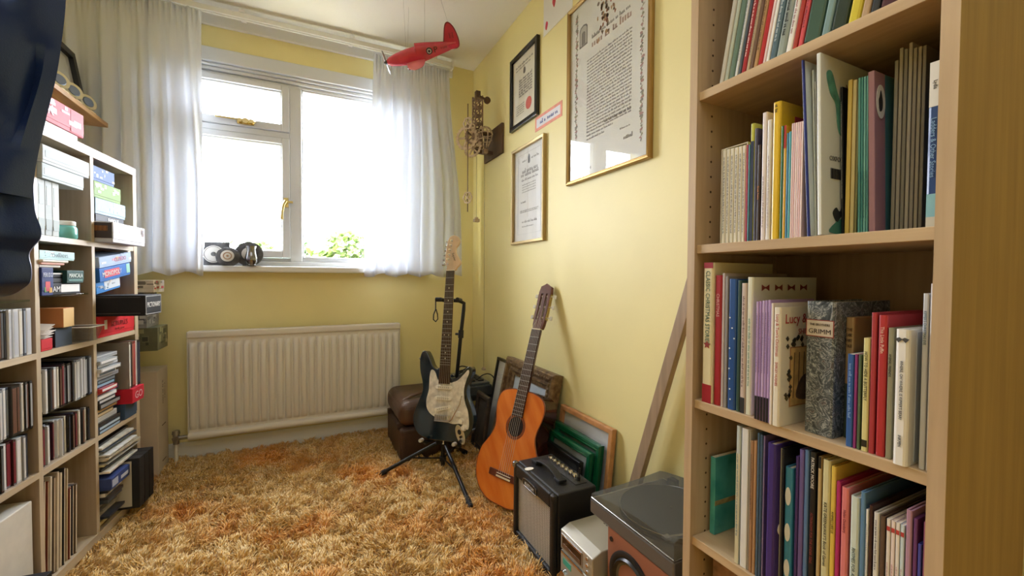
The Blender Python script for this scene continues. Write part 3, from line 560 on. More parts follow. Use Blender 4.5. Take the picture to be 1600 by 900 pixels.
for o in rowC:
    L = o['label']
    if 'Classic Christmas' in L:
        st = [((.009 if i % 2 == 0 else .004)*math.sin(i*math.pi/5), (.009 if i % 2 == 0 else .004)*math.cos(i*math.pi/5)) for i in range(10)]
        t = max(v.co.y for v in o.data.vertices); patch('star', st, frame4((-.0006, t/2, .12), (0, -1, 0), (0, 0, 1)), M('8c2a20'), o)
    if 'snow dots' in L:
        r = random.Random(5); t = max(v.co.y for v in o.data.vertices)
        for i in range(9): patch('snow_dot', [(.0016*math.cos(a), .0016*math.sin(a)) for a in np.linspace(0, 6.28, 9)[:-1]], frame4((-.0006, t*r.uniform(.2, .8), .02+.02*i), (0, -1, 0), (0, 0, 1)), M('e8ecf2'), o)
    if 'red bows' in L:
        for i in range(4):
            c = CV(o, .035+.04*i, max(v.co.z for v in o.data.vertices)-.02)
            patch('bow', [(-.011, -.006), (-.002, -.0015), (.002, -.0015), (.011, -.006), (.011, .006), (.002, .0015), (-.002, .0015), (-.011, .006)], c, M('7a3428'), o)
    if 'Lucy and Tom' in L and 'picture' in L:
        H = max(v.co.z for v in o.data.vertices)
        writing('cover_title', 'Lucy & Tom', CV(o, .068, H*.89), .017, M('a83a34'), o, maxw=.11, local=True); writing('cover_title', 'SHIRLEY', CV(o, .075, H*.79), .010, M('a83a34'), o, local=True)
        patch('cover_picture', [(-.035, -.055), (.055, -.055), (.055, .05), (-.035, .05)], CV(o, .062, H*.42), M('a87850', .5), o); patch('cover_picture', [(-.033, -.053), (.055, -.053), (.055, .048), (-.033, .048)], CV(o, .062, H*.42), M('cfae74', .5, var=.25, vscale=40), o, .0007)
        r = random.Random(8)
        for i in range(26):
            a = r.uniform(0, 1); s_ = (-.038+r.uniform(-.008, .006), -.05+.115*a) if i % 2 else (-.03+.08*a, .055+r.uniform(-.005, .012)); patch('cover_leaf', [(.004, 0), (0, .005), (-.005, .001), (0, -.004)], CV(o, .062+s_[0], H*.42+s_[1]), M(('3a3a30', '5a5038', '453c30')[i % 3]), o, .0009)
        for i in range(5): patch('cover_drawing', [(-.03+i*.014, -.04), (-.028+i*.014, -.04), (-.026+i*.014, .04), (-.028+i*.014, .04)], CV(o, .066, H*.42), M('6a5238'), o, .001)
        patch('cover_drawing', spline([(-.02, -.04), (.02, -.045), (.03, -.02), (.01, .0), (-.012, -.012)], 4), CV(o, .066, H*.42), M('5b4a40', .5, var=.3, vscale=90), o, .0012)
    if 'Brothers Grimm' in L:
        t = max(v.co.y for v in o.data.vertices); H = max(v.co.z for v in o.data.vertices); F = frame4((-.0006, t/2, H*.8), (0, -1, 0), (0, 0, 1))
        patch('title_label', [(-.021, -.014), (.021, -.014), (.021, .014), (-.021, .014)], F, M('8a4038'), o); patch('title_label', [(-.0195, -.0125), (.0195, -.0125), (.0195, .0125), (-.0195, .0125)], F, M('c9bfae'), o, .0007)
        F2 = F @ Matrix.Translation((0, 0, .0008)); writing('spine_title', 'GRIMM', F2 @ Matrix.Translation((0, -.005, 0)), .008, M('3a2c28'), o, maxw=.033, local=True); writing('spine_title', 'THE BROTHERS', F2 @ Matrix.Translation((0, .006, 0)), .004, M('3a2c28'), o, maxw=.03, local=True)
    if 'fairy tales' in L:
        t = max(v.co.y for v in o.data.vertices); H = max(v.co.z for v in o.data.vertices)
        for q, w in enumerate(('THE', 'CLASSIC', 'FAIRY', 'TALES')): writing('spine_title', w, frame4((-.0007, t/2, H*(.9-.045*q)), (0, -1, 0), (0, 0, 1)), .005, M('3a2a1c'), o, maxw=t*.7, local=True)
    if "Where, Oh" in L:
        t = max(v.co.y for v in o.data.vertices); H = max(v.co.z for v in o.data.vertices)
        patch('bear_ears', [(-.008, .002), (-.004, -.003), (0, .001), (.004, -.003), (.008, .002), (.003, .004), (0, .002), (-.003, .004)], frame4((-.0006, t/2, H*.92), (0, -1, 0), (0, 0, 1)), M('4a4a4a'), o)
        MB().box(.02, .165, -.0008, -.0001, .004, H-.004).build('jacket_flap', M('c9cdd2', .35), o, local=True)
# fourth shelf
D_ = [dict(x=(246, 268), top=146, col='b9c4c0', label='tall slim book with pale blue top and cream foot on its spine', bands=[(0, .8, 'd0c9a8')], scr=(.2, .8, '5d8090'), depth=.2), dict(x=(269, 312), top=160, col='dcdcd8', label='white cover with a boy in dark clothes', depth=.19, soft=True, free=True),
      dict(x=(316, 332), top=222, col='a07a58', label='brown slim book right of the boy cover', scr=(.1, .6, '4a3626')), dict(x=(333, 348), top=222, col='b0875f', label='lighter brown slim book beside the blue grey ones'), dict(x=(350, 362), top=182, col='4a6478', label='steel blue thin book left of a slate one'), dict(x=(363, 378), top=190, col='3f566a', label='slate blue thin book right of the steel one'), dict(x=(380, 389), top=196, col='7e6c8a', label='greyish violet thin book left of the big purple one'),
      dict(x=(398, 442), top=236, col='3b2a74', label='large deep purple picture book with a white and red emblem', depth=.22, xf=XB-.0), dict(x=(459, 465), top=258, col='8d8a80', label='grey thin book right of the large purple one'), dict(x=(466, 482), top=262, col='2e3036', label='blackish thin book left of the teal spotted one'),
      dict(x=(488, 528), top=356, col='3c8db0', label='teal blue book with large white spots on its spine', depth=.18), dict(x=(540, 556), top=300, col='43306a', label='dark violet slim book right of the teal spotted one'), dict(x=(557, 582), top=266, col='6b5b92', label='mauve slim book with violet cover'), dict(x=(584, 606), top=268, col='5a7aa2', label='dusty blue slim book left of the black astronomy one'),
      dict(x=(610, 640), top=278, col='191a1c', label='black paperback titled Patrick Moore Astronomy for the Under Tens', title=[('PATRICK MOORE', .02, .24, .55, 'd9d2c4'), ('ASTRONOMY FOR THE UNDER TENS', .27, .8, .42, '8d3a34')], depth=.18), dict(x=(650, 668), top=302, col='b9a070', label='tan slim book with a black top band', bands=[(.93, 1, '1f1d1a')]),
      dict(x=(672, 712), top=318, col='d2cb9c', label="cream hardback titled Kate Greenaway's Book of Games", title="KATE GREENAWAY'S Book of Games", tcol='2e2c24', tsize=.42, tfrac=(.1, .82), depth=.19), dict(x=(715, 740), top=350, col='dcbb50', label='yellow book titled Animals Like Us between cream and magenta spines', title='ANIMALS LIKE US', tcol='2c2818', tsize=.5, tfrac=(.1, .6), depth=.18), dict(x=(742, 764), top=426, col='b02c68', label='magenta slim book left of the salmon one', depth=.17),
      dict(x=(767, 804), top=456, col='dc7f7e', label="salmon pink hardback titled Helen Oxenbury It's My Birthday", title=[('Helen Oxenbury', .06, .4, .4, '7e2a34'), ("It's My Birthday", .56, .92, .4, '7e2a34')], depth=.18), dict(x=(812, 858), top=502, col='cfdcd2', label='mint white hardback titled Rhymes for Annie Rose', title='RHYMES FOR ANNIE ROSE', tcol='4d5f58', tsize=.4, tfrac=(.15, .9), depth=.2),
      dict(x=(862, 888), top=478, col='5f86a8', label='denim blue book with a white cover right of Annie Rose', depth=.2, pages=PAPER), dict(x=(890, 904), top=566, col='e6e6e0', label='small white slim book with black spine print', scr=(.1, .7, '3a3a3a')), dict(x=(906, 924), top=545, col='3e2622', label='dark brown slim book behind the white ones', depth=.2), dict(x=(928, 958), top=582, col='dcd9cf', label='white book with a yellow patch at mid spine', bands=[(.3, .5, 'cfae3c')], scr=(.05, .4, '5a5a52')), dict(x=(960, 986), top=600, col='5e4a3c', label='brown book with a photographic cover', depth=.19)]
for i in range(4):
    a = 992+i*23; D_.append(dict(x=(a, a+21), top=614+i*10, col=('e4dcd0', 'e8d8d0', 'e6e0d6', 'cfdfe2')[i], label='white paperback with red check lines on its top, %s of four' % nth(i), soft=True, bands=[(.92, .95, 'b8403c')], scr=(.3, .9, 'c07a74'), group='white paperbacks with red lines', depth=.14))
D_ += [dict(x=(1086, 1118), top=570, col='b48aa0', label='dusty pink hardback with white pages showing on top', depth=.17), dict(x=(1124, 1146), top=612, col='6a3a6c', label='plum purple slim book', depth=.17), dict(x=(1148, 1168), top=740, col='4c50a0', label='short indigo blue book', depth=.15), dict(x=(1172, 1206), top=632, col='8d4a66', label='mulberry hardback at the right end of the fourth shelf', depth=.17)]
rowD = row('fourth', cD, D_, xf0=XB+.012)
for o in rowD:
    L = o['label']; t = max(v.co.y for v in o.data.vertices); H = max(v.co.z for v in o.data.vertices); SPN = lambda y, z: frame4((-.0006, y, z), (0, -1, 0), (0, 0, 1))
    if 'boy in dark' in L:
        e = lambda a, b_: [(a*math.cos(q), b_*math.sin(q)) for q in np.linspace(0, 6.28, 17)[:-1]]
        patch('cover_figure', e(.022, .03), CV(o, .06, H*.5), M('3a2620'), o); patch('cover_figure', spline([(-.035, -.052), (.03, -.052), (.025, .01), (.005, .03), (-.02, .02)], 4), CV(o, .05, H*.25), M('22202c'), o); patch('cover_figure', [(-.03, 0), (.02, 0), (.02, .022), (-.03, .022)], CV(o, .045, .012), M('d8bb30'), o, .0008)
    if 'deep purple' in L:
        patch('emblem', [(.012*math.cos(q), .012*math.sin(q)) for q in np.linspace(0, 6.28, 17)[:-1]], CV(o, .02, H*.42), M('e6dcd8'), o); patch('emblem', [(.006*math.cos(q), .012*math.sin(q)) for q in np.linspace(0, 6.28, 17)[:-1]], CV(o, .02, H*.42), M('b03a3c'), o, .0008)
    if 'white spots' in L:
        for z in (.22, .5, .78): patch('spot', [(t*.36*math.cos(q), .016*math.sin(q)) for q in np.linspace(0, 6.28, 17)[:-1]], SPN(t*.5, H*z), M('e3e6e4'), o)
def teal_book():
    z0 = SH['fourth']+.0006; x0, x1 = XB+.05, XB+.2; y = YF-BT-.02
    h = zpy(825-109+0, x0, y) - z0; mb = MB(); mb.box(x0, x1, y, y+.012, z0, z0+h)
    o = tag(mb.build('book', M('2d8a86', .4, var=.5, vscale=18, col2='57b0a6'), bevel=.001), 'teal picture book with a brown streak, cover outward at the left of the fourth shelf', 'book', 'books on the fourth shelf')
    MB().box(x0, x1, y-.0006, y, z0+h*.38, z0+h*.44).build('cover_streak', M('9a8a5c', .5, var=.5, vscale=60), o); MB().box(x0+.002, x1-.002, y+.002, y+.010, z0+h-.003, z0+h+.0004).build('page_block', PAGES, o)
teal_book()
def lower_box():
    z0 = SH['lowest']+.0005; y0, y1 = YN+BT+.06, YF-BT-.03; h = zpy(872, XB+.05, y1-.02)-z0
    o = thing('storage_box', 'brown patterned box on the lowest bookcase shelf', 'box', (XB+.1, (y0+y1)/2, z0)); BM = M('7a4a38', .6, var=.5, vscale=30)
    MB().box(XB+.04, XB+.22, y0, y1, z0, z0+h*.8).build('body', BM, o, bevel=.002); MB().box(XB+.037, XB+.223, y0-.002, y1+.002, z0+h*.8, z0+h).build('lid', M('8d6a52', .6, var=.4, vscale=40), o, bevel=.002)
lower_box()

# ------------------------------------------------------------------ electric guitar on its stand
def guitar_frame(bottom, head, n0):
    b, h = Vector(bottom), Vector(head); t = (h-b).normalized(); n = Vector(n0); n = (n - t*n.dot(t)).normalized(); x = t.cross(n)
    return Matrix(((x.x, t.x, n.x, b.x), (x.y, t.y, n.y, b.y), (x.z, t.z, n.z, b.z), (0, 0, 0, 1)))
EB = ony(690, 689, 1.95); EHD = ony(708, 368, 2.085)
EM = guitar_frame(EB, EHD, (-.70, -.71, 0)); ES = (Vector(EHD)-Vector(EB)).length/.985; EM = EM @ Matrix.Scale(ES, 4)
eg = thing('electric_guitar', 'dark teal electric guitar with a pearl white scratchplate standing on a black stand', 'guitar', mat=Matrix.Translation(EB))
def ep(name, mb, mat, par=None, **k): mb2 = MB(); mb2.v = [tuple(EM @ Vector(p)) for p in mb.v]; mb2.f = mb.f; mb2.m = mb.m; return mb2.build(name, mat, par or eg, **k)
TEAL = M('05131c', .12, var=1, vscale=7, col2='0a2430', coat=.9, stretch=(5, .5, 1))
ob = spline([(0, 0), (.065, .002), (.122, .022), (.153, .07), (.155, .12), (.136, .172), (.117, .215), (.116, .252), (.130, .292), (.139, .322), (.134, .343), (.118, .346), (.095, .325), (.066, .297), (.042, .287), (.028, .296), (-.028, .334), (-.048, .327), (-.072, .343), (-.094, .385), (-.114, .411), (-.134, .405), (-.143, .37), (-.138, .318), (-.122, .262), (-.119, .222), (-.138, .168), (-.158, .112), (-.156, .062), (-.124, .018), (-.065, .001)], 5)
mb = MB(); mb.prism(ob, -.043, 0); ep('body', mb, TEAL, smooth=True, bevel=.009, bsegs=4)
pg = spline([(.0, .075+.02), (.05, .082), (.10, .085), (.128, .062), (.136, .085), (.128, .14), (.108, .19), (.102, .24), (.112, .285), (.124, .318), (.118, .332), (.1, .312), (.07, .283), (.045, .272), (.03, .268), (-.03, .272), (-.055, .315), (-.075, .322), (-.082, .29), (-.082, .23), (-.092, .18), (-.085, .14), (-.055, .112)], 4)
mb = MB(); mb.prism(pg, .0002, .0028); plate = ep('scratchplate', mb, M('dedad0', .25, var=.22, vscale=38, coat=.4, det=8), smooth=True)
def sbox(mb, x, y, w, h, z0, z1, rot=0, rad=None):
    c, s_ = math.cos(rot), math.sin(rot); r = rad if rad is not None else h*.5; p = []
    for qx, qy, a0 in ((1, 1, 0), (-1, 1, 90), (-1, -1, 180), (1, -1, 270)):
        for k in range(5):
            a = math.radians(a0+22.5*k); px_, py_ = qx*(w/2-r)+r*math.cos(a), qy*(h/2-r)+r*math.sin(a); p.append((x+px_*c-py_*s_, y+px_*s_+py_*c))
    mb.prism(p, z0, z1); return mb
for yy, rot in ((.245, 0), (.195, 0), (.148, math.radians(14))):
    mb = MB(); sbox(mb, 0, yy, .085, .017, .0028, .011, rot); pk = ep('pickup', mb, M('efece2', .3), smooth=True, bevel=.001)
    mb = MB()
    for i in range(6): xx = -.026+.0104*i; mb.cyl((xx*math.cos(rot), yy+xx*math.sin(rot), .011), (xx*math.cos(rot), yy+xx*math.sin(rot), .0116), .0026, n=10)
    ep('pole_piece', mb, STEEL, pk)
mb = MB(); mb.box(-.041, .041, .092, .118, .0005, .008); mb.box(-.039, .039, .088, .094, .0005, .013)
for i in range(6): xx = -.0265+.0106*i; mb.box(xx-.0048, xx+.0048, .097, .116, .008, .0135)
ep('bridge', mb, CHROME, bevel=.0008)
for kx, ky in ((.082, .128), (.098, .098), (.112, .070)):
    mb = MB(); mb.cyl((kx, ky, .003), (kx, ky, .016), .0125, .0105, 20); mb.cyl((kx, ky, .0028), (kx, ky, .005), .0145, .0135, 20); ep('control_knob', mb, M('e9e5d8', .35), smooth=True)
mb = MB(); mb.box(.052, .056, .120, .150, .003, .0045); mb.cyl((.054, .138, .004), (.052, .140, .018), .0022); mb.cyl((.052, .14, .016), (.0515, .1405, .023), .004); ep('pickup_switch', mb, M('e9e5d8', .35))
mb = MB(); mb.tube([(.040, .094, .01), (.058, .105, .026), (.076, .140, .028), (.094, .175, .026), (.102, .215, .024)], [.0026, .0026, .0026, .0026, .0024]); ep('tremolo_arm', mb, CHROME, smooth=True)
mb = MB(); jp = [(.021*math.cos(a), .046*math.sin(a)) for a in np.linspace(0, 6.28, 25)[:-1]]; jr = math.radians(24)
mb.prism([(.094+x*math.cos(jr)-y*math.sin(jr), .037+x*math.sin(jr)+y*math.cos(jr)) for x, y in jp], -.002, .0022)
jk = ep('jack_plate', mb, CHROME, smooth=True, bevel=.001); mb = MB(); mb.T = Matrix.Translation((.094, .037, .0022)) @ Matrix.Rotation(jr, 4, 'Z'); mb.cyl((0, -.010, 0), (0, -.010, .005), .006); mb.prism([(.009*math.cos(a), .012+.012*math.sin(a)) for a in np.linspace(0, 6.28, 17)[:-1]], 0, .0003); ep('jack_socket', mb, M('3a3a3c', .3, .8), jk)
for sx, sy in ((-.143, .365), (0, -.001), ):
    mb = MB(); d = Vector((sx, sy-.2, 0)).normalized(); p = Vector((sx, sy, -.02)); mb.cyl(p, p+d*.012, .004, .004, 12); mb.cyl(p+d*.010, p+d*.016, .007, .008, 14); ep('strap_button', mb, CHROME, smooth=True)
NK = M('c9a069', .3, coat=.5, var=.08, vscale=14); RW_ = M('3b2319', .4, var=.3, vscale=30, stretch=(1, .1, 1))
def taper(mb, y0, y1, w0, w1, z0, z1): return mb.add([(-w0/2, y0, z0), (w0/2, y0, z0), (w1/2, y1, z0), (-w1/2, y1, z0), (-w0/2, y0, z1), (w0/2, y0, z1), (w1/2, y1, z1), (-w1/2, y1, z1)], [(3, 2, 1, 0), (4, 5, 6, 7), (0, 1, 5, 4), (1, 2, 6, 5), (2, 3, 7, 6), (3, 0, 4, 7)])
NUT = .806; BR = NUT-.648
mb = MB(); P = []
for k in range(13):
    y = .26+(NUT-.26)*k/12; w = .056-(.056-.0425)*k/12; dpt = .022-.004*k/12; P.append([(w/2*math.cos(a), y, .006-dpt*math.sin(a)*1.0) for a in np.linspace(0, math.pi, 11)])
mb.grid(P); nk = ep('neck', mb, NK, smooth=True)
mb = MB(); taper(mb, .262, NUT, .0565, .0425, .0055, .011); fb = ep('fretboard', mb, RW_)
for i in range(1, 22):
    y = NUT-.648*(1-2**(-i/12))
    if y > .265: w = .0565-(.0565-.0425)*(y-.262)/(NUT-.262); mb = MB(); mb.box(-w/2, w/2, y-.001, y+.001, .011, .0122); ep('fret', mb, STEEL, fb)
mb = MB()
for i in (3, 5, 7, 9, 12, 15, 17, 19):
    y = NUT-.648*(1-2**(-(i-.5)/12)); 
    for xx in ((-.012, .012) if i == 12 else (0,)): mb.cyl((xx, y, .011), (xx, y, .0114), .0032, n=12)
ep('fret_marker', mb, M('e5e0cc', .4), fb)
mb = MB(); mb.box(-.0213, .0213, NUT-.001, NUT+.003, .004, .0138); ep('nut', mb, M('ece6d6', .4))
hs = spline([(-.021, NUT+.002), (-.024, NUT+.02), (-.031, NUT+.035), (-.036, NUT+.06), (-.033, NUT+.1), (-.028, NUT+.14), (-.018, NUT+.168), (.004, NUT+.179), (.026, NUT+.172), (.037, NUT+.152), (.034, NUT+.131), (.022, NUT+.118), (.020, NUT+.102), (.026, NUT+.082), (.038, NUT+.062), (.050, NUT+.042), (.046, NUT+.03), (.030, NUT+.015), (.021, NUT+.002)], 4)
mb = MB(); mb.prism(hs, -.012, .003); hd = ep('headstock', mb, M('dcc0a0', .3, coat=.4, var=.06, vscale=20), bevel=.0015)
for i in range(6):
    y = NUT+.034+.0235*i; x = -.021+.0035*i; mb = MB(); mb.cyl((x, y, .003), (x, y, .016), .0042, .0038, 12); mb.cyl((x, y, .003), (x, y, .005), .0065, .0065, 12); mb.cyl((x-.004, y, -.008), (x-.022, y, -.008), .003); mb.cyl((x-.020, y, -.008), (x-.034, y, -.008), .0075, .006, 10); ep('tuning_machine', mb, CHROME, hd, smooth=True)
F = EM @ frame4((.008, NUT+.095, .0032), (-.15, 1, 0), (-1, -.15, 0)); F = EM @ (Matrix.Translation((.012, NUT+.068, .0032)) @ Matrix.Rotation(math.radians(-68), 4, 'Z'))
writing('headstock_logo', 'Squier', F, .012*ES, M('2c2018'), hd)
for i in range(6):
    x0, x1 = -.0265+.0106*i, -.0175+.007*i; y1 = NUT+.034+.0235*i; mb = MB(); mb.tube([(x0, .107, .0135), (x1, NUT, .0142), (-.017+.0035*i, y1, .012)], .00055, 5); ep('string', mb, STEEL, smooth=True)

# guitar stand: tripod base, tube column, neck yoke, body cradle
GS = M('18181a', .35, .3); gz = .135; hub = Vector(ony(692, 690, 2.09)); hub.z = gz
gs = thing('guitar_stand', 'black tripod guitar stand holding the teal electric guitar', 'guitar stand', (hub.x, hub.y, FLOOR))
feet = [ony(735, 787, 1.69), ony(590, 738, 2.15), np.array([.80, 2.22, 0])]
for f in feet:
    f = Vector((f[0], f[1], FLOOR+.012)); d = (f-hub); d.z = 0; d.normalize(); mb = MB(); mb.tube([hub+d*.02+Vector((0, 0, -.005)), hub+(f-hub)*.5+Vector((0, 0, .004)), f], .0095, 10); lg = mb.build('leg', GS, gs, smooth=True)
    mb = MB(); mb.tube([f-(f-hub).normalized()*.045, f+(f-hub).normalized()*.008], [.012, .0135], 12); mb.build('rubber_foot', M('0d0d0d', .7), lg, smooth=True)
    mb = MB(); p = hub+(f-hub)*.5; mb.tube([p, Vector((hub.x, hub.y, .045))], .004, 6); mb.cyl(p+Vector((-.008, 0, .006)), p+Vector((.008, 0, .006)), .006, n=8); mb.build('brace', GS, lg)
mb = MB(); mb.cyl((hub.x, hub.y, -.01), (hub.x, hub.y, .2), .011, n=14); mb.cyl((hub.x, hub.y, .12), (hub.x, hub.y, .16), .021, n=16); mb.cyl((hub.x, hub.y, .03), (hub.x, hub.y, .055), .017, n=16)
for f in feet: d = Vector((f[0]-hub.x, f[1]-hub.y, 0)).normalized(); mb.box(hub.x+d.x*.024-.013, hub.x+d.x*.024+.013, hub.y+d.y*.024-.013, hub.y+d.y*.024+.013, .122, .15)
mb.build('hub', M('101011', .4), gs, smooth=True, bevel=.002)
Xa = Vector(EM.col[0][:3]).normalized(); Ya = Vector(EM.col[1][:3]).normalized(); Za = Vector(EM.col[2][:3]).normalized()
neckp = EM @ Vector((0, NUT-.648*(1-2**(-4.3/12)), -.02))                       # where the yoke holds the neck
up0 = Vector((hub.x, hub.y, .18)); back = EM @ Vector((.02, .30, -.085)); top = neckp - Za*.055 + Xa*.045
mb = MB(); mb.tube([up0, Vector((hub.x+.015, hub.y+.03, .3)), back, back+(top-back)*.55, top-Ya*.04, top-Ya*.01, top+(neckp-top)*.4, neckp-Za*.016], .0095, 10); col = mb.build('column', GS, gs, smooth=True)
cl = back+(top-back)*.55; mb = MB(); mb.cyl(cl-Ya*.02, cl+Ya*.02, .014, n=14); mb.cyl(cl, cl-Xa*.03, .006, n=10); mb.build('clamp_knob', M('0f0f10', .4), col, smooth=True)
mb = MB(); mb.tube([neckp-Za*.014-Xa*.05, neckp-Za*.014+Xa*.05], .009, 10)
for sg in (-1, 1): mb.tube([neckp-Za*.014+Xa*.045*sg, neckp+Za*.03+Xa*.047*sg], .010, 10)
mb.tube([neckp+Za*.02-Xa*.045, neckp+Za*.026-Xa*.075], .011, 10); yk = mb.build('neck_yoke', M('121213', .55), gs, smooth=True)
e0 = neckp+Za*.026-Xa*.075; lp = [e0, e0+Vector((0, 0, -.05)), e0+Vector((-.012, -.006, -.075)), e0+Vector((-.013, -.006, -.10)), e0+Vector((0, 0, -.112)), e0+Vector((.013, .006, -.10)), e0+Vector((.011, .005, -.075)), e0+Vector((.002, 0, -.05))]
mb = MB(); mb.tube(lp, .003, 6); mb.build('retaining_loop', M('121213', .6), yk, smooth=True)
for sg in (-1, 1):
    a = EM @ Vector((sg*.075, -.012, -.06)); b_ = EM @ Vector((sg*.085, -.006+.008, .03)); mb = MB(); mb.tube([Vector((hub.x, hub.y, .165)), Vector((hub.x, hub.y, .165))*.45+a*.55-Vector((0, 0, .008)), a, EM @ Vector((sg*.085, -.016, 0)), b_+Za*.004], [.006, .006, .007, .009, .009], 10); ar = mb.build('cradle_arm', GS, gs, smooth=True)
    mb = MB(); mb.tube([b_+Za*.0, b_+Za*.022], [.0095, .0085], 10); mb.build('arm_tip', M('b8b6b0', .4), ar, smooth=True)

# ------------------------------------------------------------------ classical guitar leaning on the wall
CB = (.722, 1.610, .014); CHD = onx(855, 443, 1.026)
CM = guitar_frame(CB, CHD, (-.93, -.37, 0)); CS = (Vector(CHD)-Vector(CB)).length/1.0; CM = CM @ Matrix.Scale(CS, 4)
cg = thing('classical_guitar', 'orange topped classical guitar leaning against the yellow wall beside the amplifier', 'guitar', mat=Matrix.Translation(CB))
def cp(name, mb, mat, par=None, **k): mb2 = MB(); mb2.v = [tuple(CM @ Vector(p)) for p in mb.v]; mb2.f = mb.f; mb2.m = mb.m; return mb2.build(name, mat, par or cg, **k)
half = [(0, 0), (.07, .004), (.132, .034), (.170, .085), (.182, .145), (.172, .2), (.140, .252), (.121, .296), (.122, .335), (.136, .385), (.138, .43), (.118, .468), (.07, .486), (.03, .489)]
oc = spline(half + [(-x, y) for x, y in half[:0:-1]], 5)
mb = MB(); mb.prism(oc, -.094, -.003); cp('body', mb, M('34100b', .14, coat=.8, var=.5, vscale=10, stretch=(6, .6, 1)), smooth=True, bevel=.003)
def soundboard():
    th = [math.atan2(y-.328, x) for x, y in oc]; n = len(oc); r = .0435; mb = MB(); hole = [(r*math.cos(a), .328+r*math.sin(a)) for a in th]
    mb.grid([[(x*.995, (y-.245)*.995+.245, -.003) for x, y in oc], [(x*.985, (y-.245)*.99+.245, 0) for x, y in oc], [(x, y, 0) for x, y in hole], [(x, y, -.004) for x, y in hole]], closed=True)
    return cp('soundboard', mb, M('c8641c', .22, var=1, vscale=5, col2='dc8030', coat=.6, stretch=(9, .5, 1), det=5))
sb = soundboard()
mb = MB(); mb.cyl((0, .328, -.0028), (0, .328, -.0022), .0436, n=32); cp('sound_hole', mb, M('140805', .9))
mb = MB()
for rr, w in ((.0455, .0012), (.0495, .0022), (.054, .0016)): mb.grid([[((rr+s_)*math.cos(a), .328+(rr+s_)*math.sin(a), .0004) for a in np.linspace(0, 6.2832, 49)] for s_ in (-w, w)])
cp('rosette', mb, M('7a3c1c', .4, var=.7, vscale=220), sb)
mb = MB(); mb.grid([[(x*1.0, (y-.245)*1.0+.245, .0003) for x, y in oc], [(x*.978, (y-.245)*.984+.245, .0005) for x, y in oc]], closed=True); cp('binding', mb, M('7c3a1c', .35), sb)
mb = MB(); sbox(mb, 0, .118, .175, .028, 0, .0075, rad=.003); brg = cp('bridge', mb, M('5a2a18', .35, var=.3, vscale=40, stretch=(.3, 4, 1)), bevel=.001)
mb = MB(); mb.box(-.04, .04, .121, .1235, .0075, .0105); cp('saddle', mb, M('ece4d0', .4), brg); mb = MB(); mb.box(-.041, .041, .107, .114, .0075, .0095); cp('tie_block', mb, M('d6c6a4', .4), brg)
CN = .122+.65
mb = MB(); taper(mb, .372, CN, .061, .052, .001, .0075); cfb = cp('fretboard', mb, M('3a2019', .4, var=.3, vscale=30, stretch=(1, .1, 1)))
for i in range(1, 19):
    y = CN-.65*(1-2**(-i/12))
    if y > .374: w = .061-.009*(y-.372)/(CN-.372); mb = MB(); mb.box(-w/2, w/2, y-.001, y+.001, .0075, .0087); cp('fret', mb, STEEL, cfb)
mb = MB(); P = []
for k in range(9): y = .475+(CN-.475)*k/8; w = .058-(.006)*k/8; P.append([(w/2*math.cos(a), y, .001-.024*math.sin(a)) for a in np.linspace(0, math.pi, 11)])
mb.grid(P); mb.box(-.026, .026, .47, .49, -.085, .0); cp('neck', mb, M('4a2416', .3, coat=.5), smooth=True)
mb = MB(); mb.box(-.026, .026, CN-.001, CN+.004, .0, .0105); cp('nut', mb, M('ece4d0', .4))
def chead():
    L = 1.0-CN; y0 = CN+.004; mb = MB(); z0, z1 = -.018, .002
    o_ = [(-.026, y0), (.026, y0), (.031, y0+.02), (.0355, y0+L-.05), (.030, y0+L-.02), (.012, y0+L-.012), (0, y0+L-.004), (-.012, y0+L-.012), (-.030, y0+L-.02), (-.0355, y0+L-.05), (-.031, y0+.02)]
    s1, s2 = y0+.045, y0+L-.055; xa, xb = .009, .020
    mb.prism([(-.026, y0), (.026, y0), (.031, y0+.02), (.0325, s1), (-.0325, s1), (-.031, y0+.02)], z0, z1)
    mb.prism([(-.0352, s2), (.0352, s2), (.0355, y0+L-.05), (.030, y0+L-.02), (.012, y0+L-.012), (0, y0+L-.004), (-.012, y0+L-.012), (-.030, y0+L-.02), (-.0355, y0+L-.05)], z0, z1)
    mb.box(-xa, xa, s1, s2, z0, z1)
    for sg in (-1, 1): mb.prism([(sg*xb, s1), (sg*.0325, s1), (sg*.0352, s2), (sg*xb, s2)], z0, z1)
    h = cp('headstock', mb, M('5c3126', .35, coat=.4, var=.2, vscale=24), bevel=.001)
    for sg in (-1, 1):
        mb = MB(); mb.box(sg*.0345, sg*.0375, s1+.002, s2-.002, z0+.001, z1-.002); mb.prism([(sg*.036, s1), (sg*.0376, s1), (sg*.0376, s1+.004), (sg*.036, s1+.004)], z0, z1); cp('tuner_plate', mb, BRASS, h)
        for k in range(3):
            yk = s1+.012+(s2-s1-.024)*k/2; mb = MB(); mb.cyl((sg*xa, yk, -.008), (sg*xb, yk, -.008), .0045, n=12); mb.cyl((sg*.037, yk, -.008), (sg*.05, yk, -.012), .0025, n=8); q = cp('tuner_post', mb, M('d8d0bc', .4), h, smooth=True)
            mb = MB(); mb.T = Matrix.Translation((sg*.056, yk, -.013)); sbox(mb, 0, 0, .012, .018, -.004, .004, rad=.004); cp('tuner_button', mb, M('d9d4c4', .3), q, bevel=.001)
    for i in range(6):
        xx = -.0215+.0086*i; sg = -1 if i < 3 else 1; k = (i if i < 3 else 5-i); yk = s1+.012+(s2-s1-.024)*(k)/2
        mb = MB(); mb.tube([(-.029+.0116*i, .122, .0105), (xx, CN+.002, .0108), (sg*.0145, yk, -.004)], .0006, 5); cp('string', mb, M('c9c2b2', .4), smooth=True)
chead()

